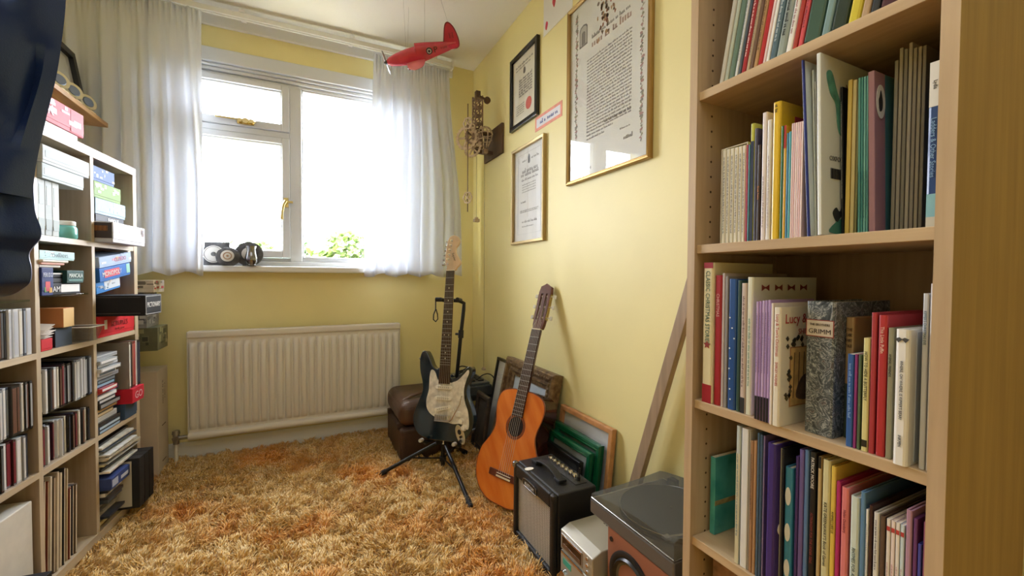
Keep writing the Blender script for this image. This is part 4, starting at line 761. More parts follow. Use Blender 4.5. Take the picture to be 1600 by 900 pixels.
# ------------------------------------------------------------------ guitar amplifier
AX0, AX1, AY0, AY1, AZ0, AZ1 = .712, .885, 1.155, 1.446, FLOOR+.004, .268
amp = thing('guitar_amplifier', 'small black guitar amplifier with a silver grille beside the classical guitar', 'amplifier', (AX0+.08, (AY0+AY1)/2, AZ0))
VIN = M('1b1b1c', .42, bump=.35, bscale=900); w = .022
mb = MB(); mb.box(AX0+.02, AX1, AY0, AY1, AZ0, AZ1); mb.box(AX0, AX0+.02, AY0, AY0+w, AZ0, AZ1); mb.box(AX0, AX0+.02, AY1-w, AY1, AZ0, AZ1); mb.box(AX0, AX0+.02, AY0+w, AY1-w, AZ1-.05, AZ1); mb.box(AX0, AX0+.02, AY0+w, AY1-w, AZ0, AZ0+.028)
mb.build('cabinet', VIN, amp, bevel=.006, bsegs=3)
def weave():
    m = bpy.data.materials.new('grille_weave'); m.use_nodes = True; t = m.node_tree; b = t.nodes['Principled BSDF']; b.inputs['Roughness'].default_value = .45; b.inputs['Metallic'].default_value = .3
    tc = t.nodes.new('ShaderNodeTexCoord'); mp = t.nodes.new('ShaderNodeMapping'); mp.inputs['Rotation'].default_value = (math.radians(45), 0, 0); ck = t.nodes.new('ShaderNodeTexChecker'); ck.inputs['Scale'].default_value = 240; ck.inputs['Color1'].default_value = (*lin('d9d7d0'), 1); ck.inputs['Color2'].default_value = (*lin('6b6963'), 1)
    t.links.new(tc.outputs['Object'], mp.inputs[0]); t.links.new(mp.outputs[0], ck.inputs['Vector']); t.links.new(ck.outputs[0], b.inputs['Base Color']); return m
MB().box(AX0+.012, AX0+.0195, AY0+w+.0005, AY1-w-.0005, AZ0+.0285, AZ1-.0505).build('grille_cloth', weave(), amp)
mb = MB(); mb.T = frame4((AX0-.0005, (AY0+AY1)/2+.01, AZ1-.036), (0, -1, 0), (0, 0, 1)); pts = [(-.048, -.012), (.048, -.012), (.048, .008)] + [(.048*math.cos(a), .008+.008*math.sin(a)) for a in np.linspace(.3, math.pi-.3, 7)] + [(-.048, .008)]
mb.T = mb.T; mb.prism(pts, -.002, .003); bd = mb.build('name_badge', M('141414', .3), amp)
mb = MB(); mb.T = frame4((AX0-.0037, (AY0+AY1)/2+.01, AZ1-.036), (0, -1, 0), (0, 0, 1)); mb.tube([(x, y, 0) for x, y in pts], .001, 6, closed=True); mb.build('badge_rim', CHROME, bd)
writing('badge_lettering', 'KUSTOM', frame4((AX0-.0037, (AY0+AY1)/2+.01, AZ1-.037), (0, -1, 0), (0, 0, 1)), .012, M('e6e4de', .4), bd, maxw=.082)
mb = MB(); hx = AX0+.075; yc = (AY0+AY1)/2+.01; mb.T = frame4((hx, yc, AZ1+.001), (0, -1, 0), (0, 0, 1))
N = 22; prof = [(-.085+.17*k/N, .006+.020*math.sin(math.pi*k/N)**.8 if 0 < k < N else .006) for k in range(N+1)]
mb.grid([[(x, z+dz, dx) for dz, dx in ((-.003, -.014), (.003, -.014), (.003, .014), (-.003, .014))] for x, z in prof], closed=True)
for sg in (-1, 1): mb.box(sg*.062, sg*.098, .0, .012, -.016, .016)
mb.build('carrying_handle', M('131314', .55), amp, bevel=.003)
px_ = AX1-.042; MB().box(px_-.022, px_+.024, AY0+.03, AY1-.03, AZ1-.001, AZ1+.002).build('control_panel', M('232325', .3, .4), amp, bevel=.001)
for i in range(7):
    y = AY1-.06-.027*i; mb = MB(); mb.T = Matrix.Translation((px_, y, AZ1+.002)); mb.lathe([(.0095, 0), (.0092, .008), (.0085, .0165), (.0075, .018), (0.0001, .0185)], 20); mb.build('control_knob', CHROME, amp, smooth=True)
mb = MB(); mb.cyl((px_, AY0+.045, AZ1), (px_, AY0+.045, AZ1+.006), .007, n=14); mb.build('input_jack', CHROME, amp)
for y in (AY0, AY1):
    mb = MB(); sg = 1 if y == AY0 else -1; mb.T = Matrix.Translation((AX0+.006, y+sg*.006, AZ1-.004)); mb.lathe([(.0115, -.012), (.0125, -.004), (.0105, .004), (.005, .0075), (.0002, .008)], 16); mb.build('corner_cap', M('8b8b8d', .25, .9) if y == AY1 else VIN, amp, smooth=True)
mb = MB(); r_ = [(AX0+.07+.018*(abs(math.cos(a))**.8)*(1 if math.cos(a) > 0 else -1)*(1.15 if math.cos(a) > 0 else .8), AY1-.135+.011*math.sin(a)) for a in np.linspace(0, 6.28, 19)[:-1]]
mb.T = Matrix.Translation((-.05, .05, 0)); mb.prism(r_, AZ1+.0008, AZ1+.002); tag(mb.build('plectrum', M('f2efe8', .35)), 'white plectrum lying on top of the black guitar amplifier', 'plectrum')
mb = MB(); mb.tube([(px_, AY0+.045, AZ1+.006), (px_+.002, AY0+.043, AZ1+.05)], .0028, 8); mb.tube([(px_, AY0+.045, AZ1+.004), (px_, AY0+.045, AZ1+.02)], .0065, 10); tag(mb.build('jack_plug', M('3a3a3c', .3, .7), smooth=True), 'thin upright jack plug at the rear right corner of the guitar amplifier', 'plug')

# ------------------------------------------------------------------ mini hi-fi, loudspeaker, record player
HX0, HX1, HY0, HY1, HZ = .715, .94, .948, 1.112, .2
hf = thing('mini_hifi', 'silver mini hi-fi between the guitar amplifier and the red wood loudspeaker', 'hi-fi', (HX0+.1, (HY0+HY1)/2, FLOOR+.004)); SIL = M('b4b0a4', .4, .35); SIL2 = M('8f8a7e', .38, .45)
mb = MB(); mb.T = frame4((0, HY0, 0), (1, 0, 0), (0, 0, 1)); 
def hif(z0, z1, nm, slant): mb = MB(); mb.T = frame4((0, HY1, 0), (1, 0, 0), (0, 0, 1)); mb.prism([(HX0, z0), (HX1, z0), (HX1, z1), (HX0+.032, z1), (HX0, z1-slant)], 0, HY1-HY0); return mb.build(nm, SIL, hf, bevel=.003)
hif(FLOOR+.02, .122, 'amplifier_unit', .002); hif(.126, HZ, 'disc_player_unit', .014)
mb = MB(); mb.box(HX0-.0015, HX0+.004, HY0+.045, HY1-.006, .132, .178); pl = mb.build('front_panel', SIL2, hf, bevel=.002)
MB().box(HX0-.002, HX0+.002, HY0+.052, HY1-.012, .138, .170).build('disc_window', M('2e2218', .12, coat=.5), pl); MB().box(HX0-.0035, HX0, HY0+.05, HY1-.008, .171, .177).build('tray_lip', CHROME, pl, bevel=.001)
MB().box(HX0-.0028, HX0, HY0+.056, HY1-.016, .140, .150).build('tray_front', M('7a5f48', .3, .3), pl)
for i in range(3): mb = MB(); mb.cyl((HX0, HY0+.022, .175-.019*i), (HX0-.004, HY0+.022, .175-.019*i), .006, .0052, 14); mb.build('button', CHROME, hf, smooth=True)
for i in range(4): mb = MB(); mb.cyl((HX0, HY0+.022, .105-.022*i), (HX0-.004, HY0+.022, .105-.022*i), .006, .0052, 14); mb.build('button', CHROME, hf, smooth=True)
MB().box(HX0-.001, HX0+.001, HY1-.06, HY1-.015, .086, .104).build('display', M('3fae9a', .3), hf); MB().box(HX0-.002, HX0+.001, HY0+.045, HY1-.006, .116, .122).build('trim_strip', CHROME, hf)
mb = MB(); mb.cyl((HX0, HY1-.03, .055), (HX0-.012, HY1-.03, .055), .018, .016, 24); mb.build('volume_knob', CHROME, hf, smooth=True)
mb = MB()
for r2 in range(3):
    for i in range(6): mb.box(HX1-.1+i*.006+.04*0, HX1-.097+i*.006, HY0+.05+.012*r2+.03, HY0+.058+.012*r2+.03, HZ, HZ+.0006)
mb.build('vent', M('4a4842', .6), hf)
for sx in (HX0+.03, HX1-.03):
    for sy in (HY0+.025, HY1-.025): mb = MB(); mb.cyl((sx, sy, FLOOR+.002), (sx, sy, FLOOR+.021), .012, n=14); mb.build('foot', BLACK, hf)
PX0, PX1, PY0, PY1, PZ = .752, .995, .700, .930, .2845
sp = thing('loudspeaker', 'reddish wood loudspeaker under the record player', 'loudspeaker', (PX0+.12, (PY0+PY1)/2, FLOOR)); RED = M('945e4a', .35, coat=.3, var=.12, vscale=12, stretch=(1, .2, 1))
MB().box(PX0+.016, PX1, PY0, PY1, FLOOR+.004, PZ).build('cabinet', M('5b2c22', .4, var=.2, vscale=9), sp, bevel=.003); bf = MB().box(PX0, PX0+.016, PY0, PY1, FLOOR+.004, PZ).build('baffle', RED, sp, bevel=.004)
def driver(nm, y, z, r, par):
    T = frame4((PX0, y, z), (0, -1, 0), (0, 0, 1)); mb = MB(); mb.T = T; mb.lathe([(r, 0), (r, .004), (r*.93, .006), (r*.84, .005), (r*.80, .003)], 40, cap=False); o = mb.build(nm, M('19191a', .5), par, smooth=True)
    mb = MB(); mb.T = T; mb.lathe([(r*.80, .003), (r*.74, .009), (r*.66, .0025)], 40, cap=False); mb.build('surround', M('1d1d1e', .35), o, smooth=True)
    mb = MB(); mb.T = T; mb.lathe([(r*.66, .0025), (r*.45, -.004), (r*.27, -.009)], 40, cap=False); mb.build('cone', M('5c5850', .5), o, smooth=True)
    mb = MB(); mb.T = T; mb.lathe([(r*.27, -.009), (r*.24, -.002), (r*.14, .004), (.0002, .006)], 28, cap=False); mb.build('dust_cap', M('1b1b1c', .45), o, smooth=True)
driver('woofer', PY1-.094, PZ-.108, .080, sp); driver('tweeter', PY0+.033, PZ-.115, .028, sp)
for y, z in ((PY1-.018, PZ-.028), (PY0+.03, PZ-.03)):
    mb = MB(); mb.cyl((PX0-.002, y, z), (PX0+.001, y, z), .0065, n=16); mb.build('grille_socket', BLACK, sp)
TX0, TX1, TY0, TY1, TZ0, TZ1 = .748, 1.036, .690, 1.006, .2865, .327
tt = thing('record_player', 'grey record player with a smoked dust cover on top of the loudspeaker', 'record player', (TX0+.14, (TY0+TY1)/2, TZ0))
MB().box(TX0, TX1, TY0, TY1, TZ0, TZ1).build('plinth', M('6e6c6a', .36, .45), tt, bevel=.004); MB().box(TX0+.001, TX1-.002, TY0+.001, TY1-.001, TZ1, TZ1+.0012).build('top_trim', M('8a8886', .25, .8), tt)
mb = MB(); mb.T = Matrix.Translation((TX0+.155, TY0+.155, TZ1+.0012)); mb.lathe([(.136, 0), (.138, .004), (.136, .010), (.0001, .0105)], 56); pt = mb.build('platter', M('2a2a2b', .4), tt, smooth=True)
mb = MB(); mb.T = Matrix.Translation((TX0+.155, TY0+.155, TZ1+.0118)); mb.ring((0, 0, 0), .137, .0012, n=56, k=6); mb.build('platter_rim', CHROME, pt, smooth=True); mb = MB(); mb.cyl((TX0+.155, TY0+.155, TZ1+.0115), (TX0+.155, TY0+.155, TZ1+.018), .0035, n=10); mb.build('spindle', CHROME, pt)
mb = MB(); q = Vector((TX1-.045, TY0+.03, TZ1+.014)); mb.cyl((q.x, q.y, TZ1+.001), q, .016, n=18); mb.tube([q, q+Vector((-.12, .012, .001)), q+Vector((-.19, .035, -.003))], .0035, 8); mb.box(q.x-.205, q.x-.185, q.y+.03, q.y+.045, TZ1+.006, TZ1+.012); mb.build('tonearm', CHROME, tt, smooth=True)
def dust_cover():
    x0, x1, y0, y1 = TX0+.003, TX1-.003, TY0+.003, TY1-.003; zb = TZ1+.0025; P = []; N_ = 14; mb = MB()
    hy = lambda v: .016 + .030*math.sin(min(1, v*1.25)*math.pi/2)**1.1            # low at the far end, swelling to the near end
    for j in range(N_+1):
        v = j/N_; y = y1+(y0-y1)*v; h = hy(v) if j > 0 else .013
        P.append([(x0, y, zb), (x0, y, zb+h*.86), (x0+.012, y, zb+h)] + [(x0+.012+(x1-x0-.012)*u, y, zb+h+.014*u*u) for u in (.33, .66, .95)] + [(x1, y, zb+h*.9), (x1, y, zb)])
    mb.grid(P); n = len(P[0]); mb.add(P[0], [tuple(range(n))]); mb.add(P[-1], [tuple(range(n-1, -1, -1))])
    return mb.build('dust_cover', SMOKED, tt, smooth=True)
dcv = dust_cover()
mb = MB(); mb.tube([(TX0+.003, TY1-.003, TZ1+.003), (TX0+.003, TY0+.003, TZ1+.003)], .0014, 6); mb.build('cover_edge', M('c8c8c6', .2, .6), dcv)
for y in (TY1-.05, TY0+.05): MB().box(TX1-.02, TX1+.004, y-.014, y+.014, TZ1-.01, TZ1+.02).build('hinge', BLACK, tt, bevel=.002)

# plank leaning along the wall behind the record player
p0 = Vector((1.012, 1.20, FLOOR)); p1 = Vector((1.032, YF+.024, 1.62)); d = (p1-p0).normalized(); mb = MB(); wv = Vector((1, 0, 0)); uv = d.cross(wv).normalized()
for p in (p0, p1): mb.v += [tuple(p+wv*a*.011+uv*b_*.019) for a, b_ in ((-1, -1), (1, -1), (1, 1), (-1, 1))]
mb.f = [(0, 3, 2, 1), (4, 5, 6, 7), (0, 1, 5, 4), (1, 2, 6, 5), (2, 3, 7, 6), (3, 0, 4, 7)]; mb.m = [0]*6
tag(mb.build('plank', oak('8f7a62', 'ad9478'), bevel=.0015), 'long narrow wooden plank leaning behind the record player towards the bookcase', 'plank')

# ------------------------------------------------------------------ framed pictures
def framed(name, label, Mx, w, h, bw, dp, fmat, mount, group=None, prof='flat', paper=None, back=True):
    """Mx: origin at the lower left corner of the front outline, x right, y up, z towards the viewer"""
    root = thing(name, label, 'picture', mat=Mx, group=group)
    pr = {'flat': [(0, -dp), (0, 0), (bw*.15, .001), (bw, 0), (bw, -dp*.7)], 'round': [(0, -dp), (0, -dp*.35), (bw*.2, -.001), (bw*.45, 0), (bw*.6, -dp*.15), (bw*.8, -dp*.1), (bw, -dp*.3), (bw, -dp*.7)],
          'ornate': [(0, -dp), (0, -dp*.2), (bw*.12, 0), (bw*.3, -.002), (bw*.38, -dp*.3), (bw*.55, -dp*.38), (bw*.62, -dp*.2), (bw*.72, -dp*.22), (bw*.8, -dp*.45), (bw, -dp*.55), (bw, -dp*.8)]}[prof]
    mb = MB(); cs = [(0, 0, 1, 1), (w, 0, -1, 1), (w, h, -1, -1), (0, h, 1, -1)]
    mb.grid([[(cx+sx*o, cy+sy*o, z) for o, z in pr] for cx, cy, sx, sy in cs + cs[:1]]); fr = mb.build('frame', fmat, root, local=True)
    MB().box(.001, w-.001, .001, h-.001, -dp, -dp+.002).build('backing', M('6a5a44', .8), root, local=True)
    pic = MB().box(bw*.8, w-bw*.8, bw*.8, h-bw*.8, -dp+.002, -dp*.72).build('paper', mount, root, local=True)
    MB().box(bw*.9, w-bw*.9, bw*.9, h-bw*.9, -dp*.6, -dp*.6+.0012).build('glass_pane', PICGLASS, root, local=True)
    return root, pic, -dp*.72
WF = lambda px, py, x: frame4(onx(px, py, x), (0, -1, 0), (0, 0, 1))
# royal letters patent in a thin gilt frame
XF = 1.036
bl, br, tl = onx(883, 291, XF), onx(1013, 244, XF), onx(883, 22, XF); W, H = bl[1]-br[1], tl[2]-bl[2]
MF = frame4(bl, (0, -1, 0), (0, 0, 1))
rt, pic, zp = framed('framed_document', 'largest framed certificate on the yellow wall, handwritten text below a coat of arms', MF, W, H, .016, .020, GOLD, M('d9d8cd', .6), prof='round')
IN, RS = M('85817a', .7), M('9a6a62', .7)
TX = Matrix.Translation((0, 0, zp+.0003))
scrawl('handwriting', [(W*.27, W*.80, H*(.64-.0168*i), .0065) for i in range(24)] + [(W*.27, W*.6, H*.235, .007), (W*.27, W*.5, H*.215, .007), (W*.5, W*.8, H*.265, .009), (W*.68, W*.8, H*.19, .005)], TX, IN, pic, 3, local=True)
scrawl('heading', [(W*.33, W*.80, H*.70, .022), (W*.37, W*.48, H*.935, .02), (W*.6, W*.75, H*.935, .02)], TX, M('b0988a', .7), pic, 5, local=True)
scrawl('heading', [(W*.33, W*.80, H*.745, .012)], TX, M('8a8a80', .7), pic, 15, local=True)
mb = MB(); r = random.Random(2); mb.T = TX
for xs_ in (W*.12, W*.90):
    for i in range(70): a = r.uniform(0, 6); y = H*(.1+.85*i/70); c = spline([(xs_+r.uniform(-.008, .008)+.006*math.cos(a+k), y+.006*math.sin(a+k)) for k in (0, 1.6, 3.1, 4.7)], 2); mb.add([(p[0], p[1], .0005) for p in c], [tuple(range(len(c)))], i % 3)
mb.build('border_ornament', [M('8f8c80', .7), M('b08a80', .7), M('98957a', .7)], pic, local=True)
mb = MB(); mb.T = TX
for i in range(60): a = r.gauss(0, .03), r.gauss(0, .045); mb.add([(W*.51+a[0]+.01*math.cos(q)*r.uniform(.3, 1), H*.845+a[1]+.012*math.sin(q)*r.uniform(.3, 1), .0005) for q in np.linspace(0, 6.28, 8)[:-1]], [tuple(range(7))], i % 3)
mb.build('coat_of_arms', [M('a0684a', .7), M('b8946a', .7), M('7a6a58', .7)], pic, local=True)
for cx, cy in ((W*.215, H*.80), (W*.715, H*.90)):
    mb = MB(); mb.T = TX; pp = [(-.028, -.045), (.028, -.045), (.028, .03), (.02, .04), (0, .045), (-.02, .04), (-.028, .03)]; mb.add([(cx+x, cy+y, .0004) for x, y in pp], [tuple(range(7))], 0); mb.add([(cx+x*.8, cy+y*.85, .0006) for x, y in pp], [tuple(range(7))], 1); mb.add([(cx+x*.45, cy+y*.6-.01, .0008) for x, y in pp], [tuple(range(7))], 0); mb.build('portrait_vignette', [M('77746c', .7), M('b0ac9e', .7)], pic, local=True)
scrawl('seal_print', [(W*.2, W*.34, H*.055, .012), (W*.72, W*.84, H*.135, .012)], TX, M('7a766a', .7), pic, 9, local=True)
# degree certificate in a black frame with a red seal
XF = 1.040; bl = onx(796, 208, XF); W = bl[1]-onx(838, 178, XF)[1]; H = onx(796, 98, XF)[2]-bl[2]
rt, pic, zp = framed('framed_certificate', 'black framed certificate with a round red seal, above the pink bordered label', frame4(bl, (0, -1, 0), (0, 0, 1)), W, H, .022, .018, M('141415', .25), M('e9e4d2', .6), prof='flat')
TX = Matrix.Translation((0, 0, zp+.0003)); scrawl('print', [(W*.18, W*.8, H*.83, .010), (W*.18, W*.72, H*.79, .008)] + [(W*.3, W*.78, H*(.62-.035*i), .011) for i in range(7)] + [(W*.2, W*.5, H*(.3-.03*i), .006) for i in range(5)], TX, M('5c584e', .7), pic, 4, local=True)
patch('red_seal', [(.032*math.cos(a), .032*math.sin(a)) for a in np.linspace(0, 6.28, 29)[:-1]], Matrix.Translation((W*.66, H*.25, zp+.0003)), M('d0574c', .5), pic, .001)
patch('crest', spline([(-.01, -.014), (.01, -.014), (.012, .008), (0, .018), (-.012, .008)], 3), Matrix.Translation((W*.5, H*.73, zp+.0003)), M('6a665c'), pic)
# apprenticeship certificate in a thin gold frame
bl = onx(798, 383, XF); W = bl[1]-onx(848, 375, XF)[1]; H = onx(797, 239, XF)[2]-bl[2]
rt, pic, zp = framed('framed_certificate', 'thin gold framed white certificate hanging below the black framed one', frame4(bl, (0, -1, 0), (0, 0, 1)), W, H, .014, .022, M('b59d6c', .35, .6), M('e6e6e2', .6), prof='flat')
TX = Matrix.Translation((0, 0, zp+.0003)); scrawl('print', [(W*.3, W*.44, H*.84, .010), (W*.58, W*.8, H*.84, .010), (W*.3, W*.78, H*.725, .018), (W*.26, W*.8, H*.69, .018), (W*.28, W*.78, H*.645, .010)] + [(W*.3, W*.72, H*(.6-.025*i), .006) for i in range(4)] + [(W*.26, W*.42, H*.42, .010), (W*.24, W*.8, H*.335, .006), (W*.24, W*.78, H*.32, .006), (W*.3, W*.76, H*.215, .010), (W*.3, W*.66, H*.17, .006)], TX, M('8b8984', .7), pic, 6, local=True)
patch('crest', spline([(-.009, -.02), (.009, -.02), (.010, .01), (0, .026), (-.010, .01)], 3), Matrix.Translation((W*.51, H*.85, zp+.0003)), M('5f5e5c'), pic)
mb = MB(); mb.T = TX; q = [(W*.16, H*.1), (W*.86, H*.1), (W*.86, H*.92), (W*.16, H*.92)]; mb.tube([(x, y, .0003) for x, y in q], .0005, 4, closed=True); mb.build('ruled_border', M('8b8984', .7), pic, local=True)
# name label with a pink border, child's picture pinned above
a, b_ = onx(836, 207, WR-.002), onx(878, 181, WR-.002); W = a[1]-b_[1]; H = onx(836, 185, WR)[2]-onx(836, 207, WR)[2]
lb = thing('name_label', 'pink bordered paper name label between the framed certificates', 'label', mat=frame4((WR-.0012, a[1], a[2]), (0, -1, 0), (0, 0, 1)))
MB().box(0, W, 0, H, -.0008, .0004).build('card', M('e89a84', .6, var=.1, vscale=40), lb, local=True); MB().box(W*.06, W*.94, H*.2, H*.8, .0004, .0008).build('paper_strip', M('e6e4ea', .6), lb, local=True)
scrawl('handwriting', [(W*.2, W*.42, H*.38, .016), (W*.48, W*.86, H*.38, .016)], Matrix.Translation((0, 0, .0008)), M('4a5a9a', .6), lb, 8, local=True)
a = onx(849, 58, WR-.002); b_ = onx(889, 0, WR-.002); W = a[1]-onx(895, 20, WR)[1]; H = .30
dr = thing('childs_drawing', 'white paper picture with red and green shapes pinned by the ceiling', 'drawing', mat=frame4((WR-.0012, a[1], a[2]), (0, -1, 0), (0, 0, 1)))
MB().box(0, W, 0, H, -.0008, .0004).build('sheet', M('e4e2dc', .7), dr, local=True)
rr = random.Random(12)
for k, (cx, cy, s_, c) in enumerate(((.12, .14, .022, 'c2344a'), (.40, .42, .03, 'b8343c'), (.50, .50, .03, 'c83a44'), (.56, .62, .028, '8a5a3a'), (.36, .62, .028, '2f6a4c'), (.46, .72, .03, '3a7a58'), (.2, .66, .02, 'cf6a6a'), (.82, .60, .025, '2f6a5c'), (.7, .85, .03, 'b8343c'), (.3, .9, .03, '3a7a58'))):
    pts = [(s_*rr.uniform(.5, 1.1)*math.cos(q)*.7, s_*rr.uniform(.6, 1.3)*math.sin(q)) for q in np.linspace(0, 6.28, 8)[:-1]]; patch('painted_shape', spline(pts, 3), Matrix.Translation((W*cx, H*cy, .0004)), M(c, .6), dr, .0003+k*.00004)
# frames leaning on the wall along the floor
def leaning(label, yl, yr, ztop, xtop, xbot, bw, dp, fmat, mount, prof='flat', name='picture_frame'):
    a = math.atan2(xtop-xbot, ztop-FLOOR); L = math.hypot(xtop-xbot, ztop-FLOOR); c, s_ = math.cos(a), math.sin(a)
    return framed(name, label, frame4((xbot, yl, FLOOR+dp*s_+.003), (0, -1, 0), (s_, 0, c)), yl-yr, L-.01, bw, dp, fmat, mount, prof=prof)
leaning('pine framed sheet of white paper leaning on the wall behind the green frames', 1.615, 1.254, .408, 1.034, .988, .020, .020, M('c08a58', .45, var=.15, vscale=30, stretch=(1, 1, 1)), M('c6c8cc', .6))
GRN = M('0c5a3a', .3, coat=.4)
leaning('back one of two green picture frames behind the amplifier', 1.615, 1.289, .338, 1.003, .955, .03, .022, GRN, M('5a665e', .6), 'round'); leaning('front one of two green picture frames behind the amplifier', 1.615, 1.312, .305, .975, .928, .026, .022, GRN, M('8b908c', .6), 'round')
leaning('low black picture frame directly behind the amplifier', 1.615, 1.335, .268, .944, .903, .016, .018, M('151516', .3), M('2c2e30', .4))
ORN = M('5a4330', .45, .35, var=.5, vscale=40, col2='8d7350', bump=.6, bscale=90)
rt, pic, zp = leaning('ornate bronze gilt picture frame leaning behind the classical guitar neck', 2.136, 1.625, .532, 1.005, .884, .085, .05, ORN, M('b8c4d0', .5), 'ornate')
mb = MB(); mb.T = Matrix.Translation((0, 0, zp+.0004)); w_, h_ = .51, .56
mb.prism(spline([(.09, .12), (.42, .12), (.42, .30), (.34, .34), (.28, .30), (.2, .33), (.12, .29), (.09, .3)], 4), 0, .0006); mb.build('painted_reflection', M('2a2622', .6, var=.4, vscale=20), pic, local=True)  # glass reflection put in as a flat dark shape over the pale sheet
bd = MB()
for i in range(22): bd.T = Matrix.Translation((.03+.45*i/21, .555-.028, .002)); bd.lathe([(.008, 0), (.006, .004), (.0002, .006)], 8)
for i in range(22): bd.T = Matrix.Translation((.484, .03+.5*i/21, .002)); bd.lathe([(.008, 0), (.006, .004), (.0002, .006)], 8)
bd.build('frame_beading', ORN, rt, smooth=True, local=True)
leaning('thin black picture frame with a white mount left of the bronze frame', 2.325, 2.15, .50, 1.035, .935, .016, .016, M('1a1716', .35), M('d2d4d2', .6)); leaning('small dark wooden picture frame low in front of the bronze frame', 2.335, 2.15, .31, .905, .862, .03, .02, M('3a3029', .45, var=.3, vscale=40), M('55514a', .5), 'round')

# ------------------------------------------------------------------ corner: leather case, small table with recorder
cs_ = thing('leather_case', 'brown leather travelling case on the carpet behind the electric guitar', 'suitcase', (.62, 2.5, FLOOR)); LEA = M('4d3527', .45, var=.4, vscale=9, bump=.3, bscale=160)
def rbox(x0, x1, y0, y1, z0, z1): return MB().box(x0, x1, y0, y1, z0, z1)
rbox(.445, .79, 2.255, 2.672, FLOOR, .165).build('case_bottom', M('3f2a20', .5, var=.4, vscale=9, bump=.3, bscale=160), cs_, bevel=.022, bsegs=4); rbox(.440, .795, 2.25, 2.678, .167, .305).build('case_lid', LEA, cs_, bevel=.055, bsegs=6)
mb = MB(); mb.tube([(.47, 2.33, .296), (.52, 2.33, .318), (.58, 2.36, .322), (.63, 2.38, .3)], .008, 8); mb.build('strap_handle', M('6a5240', .6), cs_, smooth=True)
for y in (2.32, 2.60): MB().box(.436, .799, y-.014, y+.014, .15, .18).build('clasp_strap', M('3a281e', .5), cs_, bevel=.002)
mb = MB(); mb.cyl((.61, 2.256, .16), (.61, 2.244, .16), .022, n=20); mb.build('lock_plate', M('6a5a46', .4, .6), cs_)
st = thing('side_table', 'low black side table in the corner behind the electric guitar', 'table', (.91, 2.46, FLOOR)); MB().box(.80, 1.03, 2.36, 2.74, .235, .258).build('table_top', BLACK, st, bevel=.003)
for x in (.815, 1.01):
    for y in (2.375, 2.725): MB().box(x-.012, x+.012, y-.012, y+.012, FLOOR, .235).build('leg', BLACK, st)
rc = thing('cassette_recorder', 'dark grey recording machine with cables on the low black side table', 'recorder', (.91, 2.54, .2585)); GY = M('3c4142', .4)
MB().box(.80, 1.02, 2.37, 2.72, .259, .318).build('casing', GY, rc, bevel=.006); MB().box(.812, 1.01, 2.385, 2.705, .318, .334).build('top_panel', M('565c5a', .35), rc, bevel=.004); MB().box(.83, .93, 2.42, 2.57, .334, .341).build('cassette_door', M('24282a', .15, coat=.4), rc, bevel=.002)
for i in range(5): MB().box(.95, .985, 2.42+.04*i, 2.445+.04*i, .334, .343).build('key', M('2a2c2e', .4), rc, bevel=.001)
for k, (c, x, y) in enumerate((('c23a48', .868, 2.385), ('e6e2da', .850, 2.388))):
    mb = MB(); mb.tube([(x, y+.03, .342), (x, y, .348), (x-.002, y-.012, .335)], .005, 8); tag(mb.build('phono_plug', M(c, .4), smooth=True), '%s phono plug on the dark grey recorder in the corner' % ('red', 'white')[k], 'plug')
mb = MB(); r = random.Random(6); pts = [(.80+.06*math.cos(i*.9)+.05+.004*i, 2.46+.05*math.sin(i*.9)+.006*i, .350+.016*math.sin(i*1.7)+.002*i) for i in range(20)]
mb.tube(spline(pts, 4, False), .0042, 6); tag(mb.build('coiled_cable', M('121314', .5), smooth=True), 'tangled black cable lying on the recorder in the corner', 'cable')
mb = MB(); mb.tube(spline([(.93, 2.41, .345), (.97, 2.40, .375), (1.01, 2.40, .378), (1.04, 2.39, .35), (1.046, 2.38, .28), (1.046, 2.35, .15)], 6, False), .0035, 6); tag(mb.build('power_cable', M('1c1d1e', .5), smooth=True), 'thin black cable looping from the recorder to the right wall', 'cable')

